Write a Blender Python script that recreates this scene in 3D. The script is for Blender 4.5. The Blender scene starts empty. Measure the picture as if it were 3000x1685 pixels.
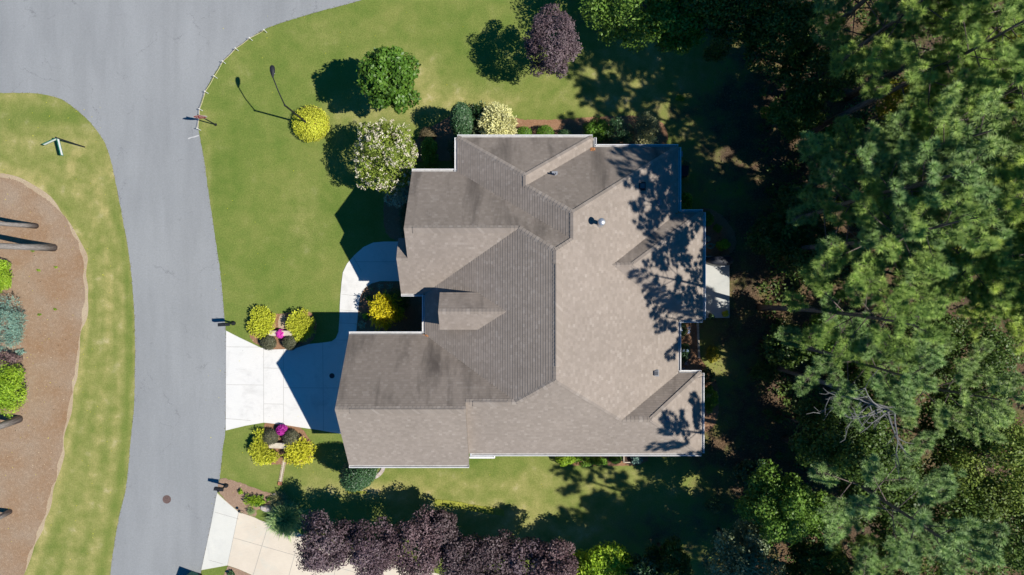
import bpy, math, random
import numpy as np
from mathutils import Vector, Matrix

# ------------------------------------------------------------------ camera, sky, sun
S = 1 / 48.0            # metres per photo pixel on the ground
H = 2000 * S            # camera height
sc = bpy.context.scene
cam_d = bpy.data.cameras.new('camera'); cam = bpy.data.objects.new('camera', cam_d)
sc.collection.objects.link(cam); sc.camera = cam
cam_d.sensor_width = 36; cam_d.lens = 24; cam_d.clip_end = 2000; cam_d.clip_start = 0.5
cam.location = (0, 0, H); cam.rotation_euler = (0, 0, 0)

SUN = Vector((0.735, -0.197, 1.0)).normalized()
w = bpy.data.worlds.new("World"); sc.world = w; w.use_nodes = True
nt = w.node_tree; bg = nt.nodes['Background']
sky = nt.nodes.new('ShaderNodeTexSky'); sky.sky_type = 'NISHITA'; sky.sun_disc = False
sky.sun_elevation = math.asin(SUN.z); sky.sun_rotation = math.atan2(SUN.x, SUN.y); sky.ozone_density = 9.0; sky.dust_density = 0.2; sky.air_density = 1.3
hs = nt.nodes.new('ShaderNodeHueSaturation'); hs.inputs['Saturation'].default_value = 1.4
nt.links.new(sky.outputs[0], hs.inputs['Color']); nt.links.new(hs.outputs[0], bg.inputs[0]); bg.inputs[1].default_value = 0.066
sun_d = bpy.data.lights.new('sun', 'SUN'); sun = bpy.data.objects.new('sun', sun_d)
sc.collection.objects.link(sun)
sun_d.energy = 5.0; sun_d.angle = math.radians(0.5); sun_d.color = (1.0, 0.95, 0.865)
sun.rotation_euler = (-SUN).to_track_quat('-Z', 'Y').to_euler()
sun.location = (20, -6, 60)
sc.view_settings.view_transform = 'Standard'; sc.view_settings.look = 'None'
sc.view_settings.gamma = 1; sc.view_settings.use_curve_mapping = False
sc.view_settings.exposure = 0.36
sc.cycles.max_bounces = 5; sc.cycles.diffuse_bounces = 2; sc.cycles.transparent_max_bounces = 4

# ------------------------------------------------------------------ helpers
def G(px, py, z=0.0):
    """photo pixel seen at height z -> place in metres"""
    return Vector(((px - 1500) / 2000 * (H - z), -(py - 842.5) / 2000 * (H - z), z))

def tag(o, label=None, cat=None, group=None, kind=None):
    if label: o['label'] = label
    if cat: o['category'] = cat
    if group: o['group'] = group
    if kind: o['kind'] = kind
    return o

def empty(name, loc, label=None, cat=None, group=None, rz=0.0):
    o = bpy.data.objects.new(name, None); sc.collection.objects.link(o)
    o.location = loc; o.rotation_euler = (0, 0, rz); o.empty_display_size = 0.3
    return tag(o, label, cat, group)

def link(name, me, parent=None, loc=(0, 0, 0)):
    o = bpy.data.objects.new(name, me); sc.collection.objects.link(o)
    o.location = loc
    if parent: o.parent = parent
    return o

class MB:
    def __init__(s, origin=(0, 0, 0)):
        s.v = []; s.f = []; s.o = Vector(origin)
    def add(s, vs, fs):
        n = len(s.v); s.v += [Vector(a) for a in vs]; s.f += [[i + n for i in f] for f in fs]; return s
    def box(s, c, d, rz=0.0, taper=1.0, rx=0.0):
        m = Matrix.Rotation(rz, 3, 'Z') @ Matrix.Rotation(rx, 3, 'X'); c = Vector(c); vs = []
        for k in (-1, 1):
            t = taper if k > 0 else 1
            for a, b in ((-1, -1), (1, -1), (1, 1), (-1, 1)):
                vs.append(c + m @ Vector((a * d[0] / 2 * t, b * d[1] / 2 * t, k * d[2] / 2)))
        return s.add(vs, [(3, 2, 1, 0), (4, 5, 6, 7), (0, 1, 5, 4), (1, 2, 6, 5), (2, 3, 7, 6), (3, 0, 4, 7)])
    def tube(s, pts, rad, n=8, cap=True):
        pts = [Vector(p) for p in pts]
        if not hasattr(rad, '__len__'): rad = [rad] * len(pts)
        vs = []; fs = []
        for i, p in enumerate(pts):
            a = pts[max(i - 1, 0)]; b = pts[min(i + 1, len(pts) - 1)]
            q = (b - a).normalized().to_track_quat('Z', 'Y')
            for k in range(n):
                t = 2 * math.pi * k / n
                vs.append(p + q @ Vector((math.cos(t) * rad[i], math.sin(t) * rad[i], 0)))
        for i in range(len(pts) - 1):
            for k in range(n):
                a = i * n + k; b = i * n + (k + 1) % n
                fs.append((a, b, b + n, a + n))
        if cap:
            fs.append(tuple(range(n))[::-1]); fs.append(tuple(range((len(pts) - 1) * n, len(pts) * n)))
        return s.add(vs, fs)
    def lathe(s, c, prof, n=16, sx=1.0, sy=1.0):
        c = Vector(c); vs = []; fs = []
        for r, z in prof:
            for k in range(n):
                t = 2 * math.pi * k / n
                vs.append(c + Vector((math.cos(t) * r * sx, math.sin(t) * r * sy, z)))
        for i in range(len(prof) - 1):
            for k in range(n):
                a = i * n + k; b = i * n + (k + 1) % n
                fs.append((a, b, b + n, a + n))
        fs.append(tuple(range(n))[::-1]); fs.append(tuple(range((len(prof) - 1) * n, len(prof) * n)))
        return s.add(vs, fs)
    def prism(s, poly, z0, z1):
        n = len(poly)
        a = sum(poly[i][0] * poly[(i + 1) % n][1] - poly[(i + 1) % n][0] * poly[i][1] for i in range(n))
        if a < 0: poly = poly[::-1]
        vs = [(p[0], p[1], z0) for p in poly] + [(p[0], p[1], z1) for p in poly]
        fs = [tuple(range(n, 2 * n))] + [(i, (i + 1) % n, (i + 1) % n + n, i + n) for i in range(n)]
        if z0 > 0.05: fs.append(tuple(range(n))[::-1])
        return s.add(vs, fs)
    def build(s, name, mat, parent=None, smooth=False, bevel=0.0):
        me = bpy.data.meshes.new(name)
        me.from_pydata([tuple(v - s.o) for v in s.v], [], s.f); me.materials.append(mat)
        if smooth: me.polygons.foreach_set('use_smooth', [True] * len(me.polygons))
        me.update()
        o = link(name, me, parent)
        if parent is None: o.location = s.o
        if bevel:
            b = o.modifiers.new('bevel', 'BEVEL'); b.width = bevel; b.segments = 2; b.limit_method = 'ANGLE'
        return o

def npmesh(name, V, F, mat, rnd=None, mats=None, midx=None):
    """V (n,3); F (m,k) equal sized faces; rnd per face"""
    me = bpy.data.meshes.new(name); k = F.shape[1]; m = F.shape[0]
    me.vertices.add(len(V)); me.vertices.foreach_set('co', V.astype(np.float32).ravel())
    me.loops.add(m * k); me.loops.foreach_set('vertex_index', F.astype(np.int32).ravel())
    me.polygons.add(m); me.polygons.foreach_set('loop_start', np.arange(0, m * k, k, dtype=np.int32))
    if mats:
        for q in mats: me.materials.append(q)
        if midx is not None: me.polygons.foreach_set('material_index', midx.astype(np.int32))
    else: me.materials.append(mat)
    me.update(calc_edges=True)
    if rnd is not None:
        a = me.attributes.new('rnd', 'FLOAT', 'FACE'); a.data.foreach_set('value', rnd.astype(np.float32))
    return me

# ------------------------------------------------------------------ materials
def M(name, base=(0.5, 0.5, 0.5), rough=0.8, metal=0.0, spec=0.3):
    m = bpy.data.materials.new(name); m.use_nodes = True
    b = m.node_tree.nodes['Principled BSDF']
    b.inputs['Base Color'].default_value = (*base, 1); b.inputs['Roughness'].default_value = rough
    b.inputs['Metallic'].default_value = metal; b.inputs['Specular IOR Level'].default_value = spec
    return m
class NT:
    def __init__(s, m): s.t = m.node_tree; s.b = s.t.nodes['Principled BSDF']
    def n(s, kind, **kw):
        nd = s.t.nodes.new('ShaderNode' + kind)
        for k, v in kw.items():
            if k in nd.inputs: nd.inputs[k].default_value = v
            else: setattr(nd, k, v)
        return nd
    def l(s, a, b): s.t.links.new(a, b)
    def co(s, scale=(1, 1, 1), kind='Object', rot=0.0):
        c = s.n('TexCoord'); mp = s.n('Mapping'); mp.inputs['Scale'].default_value = scale
        mp.inputs['Rotation'].default_value = (0, 0, rot)
        s.l(c.outputs[kind], mp.inputs[0]); return mp.outputs[0]
    def pos(s, scale=(1, 1, 1)):
        c = s.n('NewGeometry'); mp = s.n('Mapping'); mp.inputs['Scale'].default_value = scale
        s.l(c.outputs['Position'], mp.inputs[0]); return mp.outputs[0]
    def noise(s, vec, scale, detail=4, rough=0.55, dist=0.0):
        nd = s.n('TexNoise'); nd.inputs['Scale'].default_value = scale; nd.inputs['Detail'].default_value = detail
        nd.inputs['Roughness'].default_value = rough; nd.inputs['Distortion'].default_value = dist
        s.l(vec, nd.inputs['Vector']); return nd.outputs['Fac']
    def ramp(s, fac, stops):
        r = s.n('ValToRGB'); e = r.color_ramp.elements
        while len(e) < len(stops): e.new(0.5)
        for i, (p, c) in enumerate(stops):
            e[i].position = p; e[i].color = (*c, 1) if hasattr(c, '__len__') else (c, c, c, 1)
        s.l(fac, r.inputs[0]); return r.outputs[0]
    def mix(s, a, b, fac, mode='MIX'):
        x = s.n('Mix', data_type='RGBA', blend_type=mode)
        for v, i in ((fac, 0), (a, 6), (b, 7)):
            if hasattr(v, 'is_linked') or hasattr(v, 'links'): s.l(v, x.inputs[i])
            elif i == 0: x.inputs[0].default_value = v
            else: x.inputs[i].default_value = (*v, 1)
        return x.outputs[2]
    def math(s, op, a, b=0.0, c=0.0, clamp=False):
        x = s.n('Math', operation=op); x.use_clamp = clamp
        for i, v in enumerate((a, b, c)):
            if hasattr(v, 'links'): s.l(v, x.inputs[i])
            else: x.inputs[i].default_value = v
        return x.outputs[0]
    def attr(s, name):
        a = s.n('Attribute'); a.attribute_name = name; return a.outputs['Fac']
    def col(s, c): s.l(c, s.b.inputs['Base Color'])
    def bump(s, h, strength=0.5, dist=0.02):
        b = s.n('Bump'); b.inputs['Strength'].default_value = strength; b.inputs['Distance'].default_value = dist
        s.l(h, b.inputs['Height']); s.l(b.outputs[0], s.b.inputs['Normal'])

def mottled(name, c1, c2, scale=8, rough=0.8, fine=None, bump=0.3, bdist=0.01, metal=0, spec=0.3, c3=None):
    m = M(name, c1, rough, metal, spec); t = NT(m); p = t.pos()
    n1 = t.noise(p, scale, 5, 0.6)
    st = [(0.32, c1), (0.68, c2)]
    if c3: st = [(0.3, c1), (0.5, c3), (0.7, c2)]
    c = t.ramp(n1, st)
    n2 = t.noise(p, fine or scale * 9, 3, 0.7)
    c = t.mix(c, t.ramp(n2, [(0.3, 0.72), (0.7, 1.25)]), 0.55, 'MULTIPLY')
    t.col(c); t.bump(n2, bump, bdist); return m

def leafmat(name, dark, mid, light, trans=0.25, rough=0.5, spec=0.35):
    m = M(name, mid, rough, 0, spec); t = NT(m)
    r = t.attr('rnd'); c = t.ramp(r, [(0.0, dark), (0.5, mid), (1.0, light)])
    n = t.noise(t.pos(), 0.9, 2, 0.5); oi = t.n('ObjectInfo').outputs['Random']
    c = t.mix(c, t.ramp(n, [(0.35, 0.78), (0.65, 1.18)]), 0.8, 'MULTIPLY')
    c = t.mix(c, t.ramp(oi, [(0, (0.76, 0.82, 0.72)), (0.5, (0.95, 0.97, 0.95)), (1, (1.22, 1.12, 0.9))]), 0.85, 'MULTIPLY')
    t.col(c)
    tr = t.n('BsdfTranslucent'); t.l(c, tr.inputs[0]); mx = t.n('MixShader'); mx.inputs[0].default_value = trans
    out = t.t.nodes['Material Output']
    t.l(t.b.outputs[0], mx.inputs[1]); t.l(tr.outputs[0], mx.inputs[2]); t.l(mx.outputs[0], out.inputs[0])
    return m

# ground
def ground_mat():
    m = M('grass_ground', rough=0.95, spec=0.1); t = NT(m); p = t.pos()
    big = t.noise(p, 0.22, 4, 0.6); med = t.noise(p, 1.1, 4, 0.6); fine = t.noise(p, 11, 4, 0.75); vf = t.noise(p, 38, 2, 0.8)
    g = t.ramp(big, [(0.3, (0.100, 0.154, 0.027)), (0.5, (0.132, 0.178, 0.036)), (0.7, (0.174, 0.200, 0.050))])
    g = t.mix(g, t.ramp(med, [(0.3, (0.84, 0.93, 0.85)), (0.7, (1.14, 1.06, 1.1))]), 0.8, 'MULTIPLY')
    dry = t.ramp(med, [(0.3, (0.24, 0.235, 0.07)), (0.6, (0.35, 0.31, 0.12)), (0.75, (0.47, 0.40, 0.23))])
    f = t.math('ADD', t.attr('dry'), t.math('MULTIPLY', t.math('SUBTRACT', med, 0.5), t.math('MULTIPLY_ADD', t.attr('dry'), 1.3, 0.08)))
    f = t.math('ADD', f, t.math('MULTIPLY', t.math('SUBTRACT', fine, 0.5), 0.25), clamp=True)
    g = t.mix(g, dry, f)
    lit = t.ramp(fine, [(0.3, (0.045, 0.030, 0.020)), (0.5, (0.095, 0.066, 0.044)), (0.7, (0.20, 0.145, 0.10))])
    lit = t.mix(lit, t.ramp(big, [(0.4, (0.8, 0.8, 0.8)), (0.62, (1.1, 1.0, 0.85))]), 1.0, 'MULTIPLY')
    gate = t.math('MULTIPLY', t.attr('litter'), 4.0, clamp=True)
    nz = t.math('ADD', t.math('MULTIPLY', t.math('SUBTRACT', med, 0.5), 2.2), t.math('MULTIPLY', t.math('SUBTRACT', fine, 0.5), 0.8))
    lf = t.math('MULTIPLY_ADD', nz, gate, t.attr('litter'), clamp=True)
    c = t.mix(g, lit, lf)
    c = t.mix(c, t.ramp(fine, [(0.28, 0.70), (0.72, 1.28)]), 0.65, 'MULTIPLY')
    c = t.mix(c, t.ramp(vf, [(0.28, 0.6), (0.72, 1.4)]), 0.6, 'MULTIPLY')
    t.col(c); t.bump(t.math('ADD', vf, fine), 0.7, 0.03); return m

def asphalt_mat():
    m = M('asphalt', rough=0.9, spec=0.2); t = NT(m); p = t.pos()
    big = t.noise(p, 0.12, 4, 0.6); lane = t.noise(t.pos((0.9, 0.12, 1)), 0.7, 3, 0.6)
    fine = t.noise(p, 9, 5, 0.8); grit = t.noise(p, 55, 2, 0.8)
    c = t.ramp(big, [(0.3, (0.222, 0.232, 0.240)), (0.7, (0.250, 0.259, 0.265))])
    c = t.mix(c, t.ramp(lane, [(0.35, 0.93), (0.65, 1.06)]), 0.8, 'MULTIPLY')
    c = t.mix(c, t.ramp(fine, [(0.3, 0.86), (0.7, 1.12)]), 0.7, 'MULTIPLY')
    c = t.mix(c, t.ramp(grit, [(0.25, 0.7), (0.75, 1.3)]), 0.6, 'MULTIPLY')
    # hairline cracks
    w1 = t.n('TexNoise'); w1.inputs['Scale'].default_value = 0.8; w1.inputs['Detail'].default_value = 6; w1.inputs['Roughness'].default_value = 0.7
    t.l(p, w1.inputs['Vector'])
    ad = t.n('VectorMath', operation='MULTIPLY_ADD'); t.l(w1.outputs['Color'], ad.inputs[0]); ad.inputs[1].default_value = (1.6, 1.6, 0); t.l(p, ad.inputs[2])
    for sc_, wd, lo in ((0.13, 0.0022, 0.50), (0.3, 0.003, 0.54)):
        vo = t.n('TexVoronoi', feature='DISTANCE_TO_EDGE'); vo.inputs['Scale'].default_value = sc_
        t.l(ad.outputs[0], vo.inputs['Vector'])
        ln = t.math('LESS_THAN', vo.outputs['Distance'], wd)
        mk = t.ramp(t.noise(t.pos(), sc_ * 2.3, 2, 0.5), [(lo, 0.0), (lo + 0.06, 1.0)])
        c = t.mix(c, (0.10, 0.10, 0.11), t.math('MULTIPLY', t.math('MULTIPLY', ln, mk), 0.45))
    wear = t.noise(t.pos((1.0, 0.16, 1)), 1.5, 3, 0.5)
    c = t.mix(c, t.ramp(wear, [(0.36, 0.95), (0.5, 1.0), (0.66, 1.03)]), 0.7, 'MULTIPLY')
    t.col(c); t.bump(grit, 0.5, 0.012); return m

def concrete_mat(name, a, b, stain):
    m = M(name, rough=0.85, spec=0.2); t = NT(m); p = t.pos()
    n = t.noise(p, 0.5, 5, 0.6); f = t.noise(p, 30, 3, 0.8); br = t.noise(t.pos((1, 14, 1)), 3, 3, 0.6)
    c = t.ramp(n, [(0.3, a), (0.65, b)])
    s2 = t.noise(p, 0.9, 5, 0.7, 0.6)
    c = t.mix(c, stain, t.math('MULTIPLY', t.ramp(s2, [(0.52, 0.0), (0.72, 1.0)]), 0.7))
    c = t.mix(c, t.ramp(f, [(0.3, 0.9), (0.7, 1.07)]), 0.7, 'MULTIPLY')
    c = t.mix(c, t.ramp(br, [(0.3, 0.93), (0.7, 1.03)]), 0.8, 'MULTIPLY')
    sp = t.n('TexVoronoi'); sp.inputs['Scale'].default_value = 1.3; t.l(p, sp.inputs['Vector']); c = t.mix(c, (0.30, 0.29, 0.27), t.math('MULTIPLY', t.math('LESS_THAN', sp.outputs['Distance'], 0.035), 0.5))
    t.col(c); t.bump(f, 0.3, 0.004); return m

def mulch_mat(name, a, b, c3, sc_=7.0):
    m = M(name, rough=0.95, spec=0.1); t = NT(m); p = t.pos()
    n = t.noise(p, 0.45, 4, 0.6); f = t.noise(p, sc_, 5, 0.8); g = t.noise(p, 33, 2, 0.8)
    c = t.ramp(n, [(0.3, a), (0.7, b)])
    c = t.mix(c, c3, t.math('MULTIPLY', t.ramp(f, [(0.5, 0.0), (0.68, 1.0)]), 0.5))
    c = t.mix(c, t.ramp(g, [(0.25, 0.5), (0.75, 1.45)]), 0.75, 'MULTIPLY')
    v = t.n('TexVoronoi'); v.inputs['Scale'].default_value = 2.6; t.l(p, v.inputs['Vector'])
    sp = t.math('LESS_THAN', v.outputs['Distance'], 0.07)
    pick = t.n('SeparateColor'); t.l(v.outputs['Color'], pick.inputs[0])
    c = t.mix(c, (0.05, 0.035, 0.025), t.math('MULTIPLY', sp, t.math('LESS_THAN', pick.outputs[0], 0.35)))
    c = t.mix(c, (0.55, 0.42, 0.28), t.math('MULTIPLY', sp, t.math('GREATER_THAN', pick.outputs[0], 0.82)))
    t.col(c); t.bump(t.math('ADD', g, f), 0.8, 0.03); return m

def shingle_mat(cap=False):
    m = M('shingle_cap' if cap else 'shingle', rough=0.92, spec=0.15); t = NT(m)
    uv = t.n('TexCoord').outputs['UV']; mp = t.n('Mapping'); t.l(uv, mp.inputs[0])
    br = t.n('TexBrick'); br.offset = 0.37; br.offset_frequency = 2; br.squash = 1.0
    br.inputs['Scale'].default_value = 1.0; br.inputs['Brick Width'].default_value = 0.17; br.inputs['Row Height'].default_value = 0.143
    br.inputs['Mortar Size'].default_value = 0.004; br.inputs['Color1'].default_value = (0, 0, 0, 1); br.inputs['Color2'].default_value = (1, 1, 1, 1)
    br.inputs['Mortar'].default_value = (0.15, 0.15, 0.15, 1); br.inputs['Bias'].default_value = 0.0
    t.l(mp.outputs[0], br.inputs['Vector'])
    c = t.ramp(br.outputs['Color'], [(0.0, (0.242, 0.205, 0.174)), (0.5, (0.262, 0.222, 0.190)), (0.9, (0.282, 0.240, 0.206)), (1.0, (0.310, 0.268, 0.233))])
    p = t.pos()
    if not cap:
        al = t.attr('algae')
        mp2 = t.n('Mapping'); mp2.inputs['Scale'].default_value = (1.2, 0.24, 1); t.l(uv, mp2.inputs[0])
        st = t.noise(mp2.outputs[0], 0.75, 4, 0.6, 0.4)
        sm = t.math('MULTIPLY', t.ramp(st, [(0.5, 0.0), (0.72, 1.0)]), al)
        c = t.mix(c, (0.10, 0.085, 0.075), t.math('MULTIPLY', sm, 0.95))
        c = t.mix(c, (0.74, 0.73, 0.72), t.math('MULTIPLY', al, 0.8), 'MULTIPLY')
    wv = t.noise(p, 0.35, 3, 0.6)
    c = t.mix(c, t.ramp(wv, [(0.3, 0.93), (0.7, 1.07)]), 1.0, 'MULTIPLY')
    g = t.noise(p, 60, 2, 0.8)
    c = t.mix(c, t.ramp(g, [(0.25, 0.78), (0.75, 1.22)]), 0.6, 'MULTIPLY')
    t.col(c); t.bump(g, 0.35, 0.006); return m

def bark_mat(name, a, b):
    m = M(name, rough=0.95, spec=0.1); t = NT(m)
    n = t.noise(t.co((9, 9, 1.4)), 1.6, 5, 0.7); c = t.ramp(n, [(0.3, a), (0.7, b)])
    t.col(c); t.bump(n, 0.9, 0.04); return m

def brick_mat():
    m = M('brick_wall', rough=0.9); t = NT(m); p = t.pos(); sx = t.n('SeparateXYZ'); t.l(p, sx.inputs[0])
    cb = t.n('CombineXYZ'); t.l(t.math('ADD', sx.outputs[0], sx.outputs[1]), cb.inputs[0]); t.l(sx.outputs[2], cb.inputs[1])
    br = t.n('TexBrick'); br.inputs['Scale'].default_value = 1; br.inputs['Brick Width'].default_value = 0.22; br.inputs['Row Height'].default_value = 0.075
    br.inputs['Mortar Size'].default_value = 0.008; br.inputs['Color1'].default_value = (0.25, 0.12, 0.08, 1)
    br.inputs['Color2'].default_value = (0.33, 0.19, 0.13, 1); br.inputs['Mortar'].default_value = (0.4, 0.37, 0.33, 1)
    t.l(cb.outputs[0], br.inputs['Vector']); t.col(br.outputs['Color']); return m

m_ground = ground_mat(); m_asph = asphalt_mat()
m_conc = concrete_mat('white_concrete', (0.59, 0.585, 0.565), (0.625, 0.612, 0.585), (0.47, 0.46, 0.44))
m_conc2 = concrete_mat('cream_concrete', (0.52, 0.455, 0.37), (0.60, 0.53, 0.43), (0.50, 0.49, 0.42))
m_conc3 = concrete_mat('grey_white_concrete', (0.53, 0.525, 0.48), (0.58, 0.57, 0.52), (0.48, 0.48, 0.45))
m_patio = concrete_mat('patio_concrete', (0.42, 0.43, 0.41), (0.5, 0.5, 0.47), (0.36, 0.37, 0.35))
m_joint = M('joint', (0.30, 0.29, 0.27), 0.9)
m_mulch = mulch_mat('pine_straw', (0.235, 0.125, 0.067), (0.285, 0.165, 0.10), (0.37, 0.24, 0.155))
m_mulch2 = mulch_mat('worn_mulch', (0.24, 0.155, 0.105), (0.31, 0.215, 0.155), (0.40, 0.30, 0.22))
m_island = mulch_mat('island_mulch', (0.255, 0.155, 0.088), (0.29, 0.22, 0.16), (0.40, 0.31, 0.22), 5.0)
m_bare = mulch_mat('bare_soil', (0.36, 0.27, 0.18), (0.42, 0.335, 0.23), (0.48, 0.40, 0.29))
m_shingle = shingle_mat(); m_cap = shingle_mat(True)
m_white = mottled('white_paint', (0.74, 0.74, 0.72), (0.80, 0.80, 0.78), 3, 0.5, bump=0.05)
m_gut = mottled('gutter_metal', (0.62, 0.62, 0.62), (0.72, 0.72, 0.72), 4, 0.45, bump=0.05)
m_gutin = mottled('gutter_inside', (0.30, 0.29, 0.28), (0.42, 0.41, 0.40), 5, 0.7)
m_brick = brick_mat()
m_glass = M('window_glass', (0.03, 0.04, 0.05), 0.08, 0, 0.6)
m_black = mottled('black_metal', (0.012, 0.014, 0.018), (0.022, 0.024, 0.03), 12, 0.55, bump=0.1, spec=0.2)
m_metal = mottled('galvanised_metal', (0.42, 0.43, 0.45), (0.6, 0.61, 0.63), 14, 0.35, metal=0.7)
m_greypipe = mottled('grey_plastic', (0.17, 0.18, 0.2), (0.24, 0.25, 0.28), 10, 0.6)
m_green = mottled('green_paint', (0.02, 0.13, 0.085), (0.035, 0.19, 0.125), 8, 0.5)
m_red = M('sign_red', (0.42, 0.018, 0.02), 0.5)
m_stone = mottled('cut_stone', (0.40, 0.345, 0.265), (0.56, 0.50, 0.41), 5, 0.9, c3=(0.48, 0.42, 0.33))
m_rock = mottled('pale_boulder', (0.24, 0.245, 0.26), (0.48, 0.47, 0.47), 3.5, 0.9, c3=(0.40, 0.33, 0.28), bump=0.6, bdist=0.03)
m_iron = mottled('rusty_iron', (0.085, 0.055, 0.05), (0.16, 0.11, 0.10), 25, 0.8, bump=0.8)
m_iron2 = mottled('dark_iron', (0.035, 0.035, 0.04), (0.07, 0.07, 0.08), 25, 0.8, bump=0.8)
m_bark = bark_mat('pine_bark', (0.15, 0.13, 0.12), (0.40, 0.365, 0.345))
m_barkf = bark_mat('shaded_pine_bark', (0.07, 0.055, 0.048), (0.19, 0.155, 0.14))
m_bark2 = bark_mat('smooth_bark', (0.10, 0.08, 0.065), (0.2, 0.165, 0.135))
m_bark3 = bark_mat('dead_wood', (0.10, 0.10, 0.10), (0.23, 0.23, 0.235))
m_bark4 = bark_mat('brown_bark', (0.045, 0.03, 0.024), (0.10, 0.065, 0.05))
m_rope = M('cream_rope', (0.62, 0.52, 0.33), 0.9)
m_tarp = mottled('black_cover', (0.012, 0.014, 0.022), (0.022, 0.025, 0.036), 6, 0.4, bump=0.4)
m_bluepot = M('blue_glaze', (0.015, 0.06, 0.3), 0.2, 0, 0.6)
m_redpot = M('red_glaze', (0.35, 0.03, 0.02), 0.3)
m_terra = M('terracotta', (0.35, 0.15, 0.08), 0.8)
m_teal = M('teal_hose', (0.03, 0.32, 0.32), 0.4)
m_siding = mottled('tan_siding', (0.42, 0.37, 0.30), (0.48, 0.43, 0.36), 2, 0.8)
m_greymet = mottled('grey_roof_panel', (0.36, 0.38, 0.42), (0.44, 0.46, 0.50), 4, 0.5)
m_flash = mottled('fallen_needles', (0.30, 0.12, 0.05), (0.42, 0.2, 0.08), 20, 0.9)

L = {}
L['pine'] = leafmat('pine_needles', (0.18, 0.27, 0.07), (0.31, 0.44, 0.115), (0.53, 0.67, 0.18), 0.3, 0.6, 0.15)
L['pine2'] = leafmat('pine_needles_blue', (0.13, 0.215, 0.07), (0.22, 0.345, 0.11), (0.35, 0.5, 0.16), 0.15, 0.5)
L['tree'] = leafmat('green_leaves', (0.045, 0.11, 0.012), (0.105, 0.22, 0.025), (0.22, 0.36, 0.05), 0.25, 0.45)
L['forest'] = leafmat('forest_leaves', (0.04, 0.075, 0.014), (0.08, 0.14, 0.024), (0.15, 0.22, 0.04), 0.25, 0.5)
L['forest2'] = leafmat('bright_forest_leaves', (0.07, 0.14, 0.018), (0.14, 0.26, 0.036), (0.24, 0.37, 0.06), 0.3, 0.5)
L['pale'] = leafmat('pale_leaves', (0.07, 0.11, 0.05), (0.15, 0.20, 0.10), (0.28, 0.33, 0.19), 0.2, 0.5)
L['yellowtree'] = leafmat('yellowing_leaves', (0.16, 0.18, 0.015), (0.36, 0.34, 0.03), (0.58, 0.48, 0.045), 0.3, 0.5)
L['cedar'] = leafmat('cedar_sprays', (0.07, 0.11, 0.018), (0.15, 0.21, 0.032), (0.26, 0.33, 0.05), 0.2, 0.6)
L['purple'] = leafmat('purple_leaves', (0.05, 0.03, 0.038), (0.125, 0.08, 0.096), (0.25, 0.185, 0.21), 0.15, 0.55, 0.3)
L['myrtle'] = leafmat('myrtle_leaves', (0.1, 0.15, 0.022), (0.21, 0.285, 0.04), (0.34, 0.4, 0.065), 0.25, 0.5)
L['white'] = leafmat('white_flowers', (0.50, 0.47, 0.40), (0.66, 0.63, 0.56), (0.78, 0.76, 0.70), 0.2, 0.7)
L['holly'] = leafmat('holly_leaves', (0.02, 0.06, 0.022), (0.04, 0.105, 0.038), (0.10, 0.18, 0.075), 0.1, 0.45, 0.4)
L['lime'] = leafmat('golden_needles', (0.42, 0.45, 0.03), (0.62, 0.63, 0.05), (0.78, 0.77, 0.11), 0.2, 0.6)
L['cream'] = leafmat('cream_leaves', (0.74, 0.7, 0.28), (0.86, 0.82, 0.42), (0.92, 0.89, 0.55), 0.2, 0.6)
L['gold'] = leafmat('gold_leaves', (0.4, 0.35, 0.015), (0.62, 0.55, 0.018), (0.8, 0.74, 0.03), 0.25, 0.6)
L['ball'] = leafmat('boxwood_leaves', (0.06, 0.13, 0.014), (0.12, 0.25, 0.022), (0.21, 0.36, 0.035), 0.2, 0.5)
L['darkball'] = leafmat('dark_boxwood_leaves', (0.06, 0.062, 0.035), (0.12, 0.12, 0.07), (0.22, 0.21, 0.13), 0.1, 0.5)
L['brown'] = leafmat('brownish_leaves', (0.07, 0.055, 0.03), (0.13, 0.105, 0.055), (0.21, 0.165, 0.09), 0.1, 0.6)
L['magenta'] = leafmat('magenta_petals', (0.36, 0.015, 0.24), (0.62, 0.03, 0.44), (0.78, 0.12, 0.62), 0.25, 0.6)
L['spruce'] = leafmat('blue_spruce_needles', (0.11, 0.21, 0.18), (0.23, 0.38, 0.32), (0.38, 0.54, 0.45), 0.1, 0.6)
L['spring'] = leafmat('bright_green_leaves', (0.13, 0.25, 0.015), (0.26, 0.43, 0.03), (0.42, 0.58, 0.055), 0.3, 0.55)
L['grass'] = leafmat('grass_blades', (0.15, 0.26, 0.09), (0.3, 0.45, 0.16), (0.48, 0.6, 0.26), 0.2, 0.5)
L['silver'] = leafmat('silver_green_leaves', (0.14, 0.17, 0.09), (0.27, 0.29, 0.15), (0.46, 0.44, 0.22), 0.2, 0.6)
L['blueflower'] = leafmat('blue_flowers', (0.12, 0.2, 0.5), (0.3, 0.42, 0.75), (0.6, 0.7, 0.85), 0.2, 0.6)
L['sod'] = mottled('yellow_sod', (0.26, 0.25, 0.03), (0.36, 0.34, 0.05), 3, 0.95, c3=(0.21, 0.23, 0.035), bump=0.6, bdist=0.02)

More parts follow.
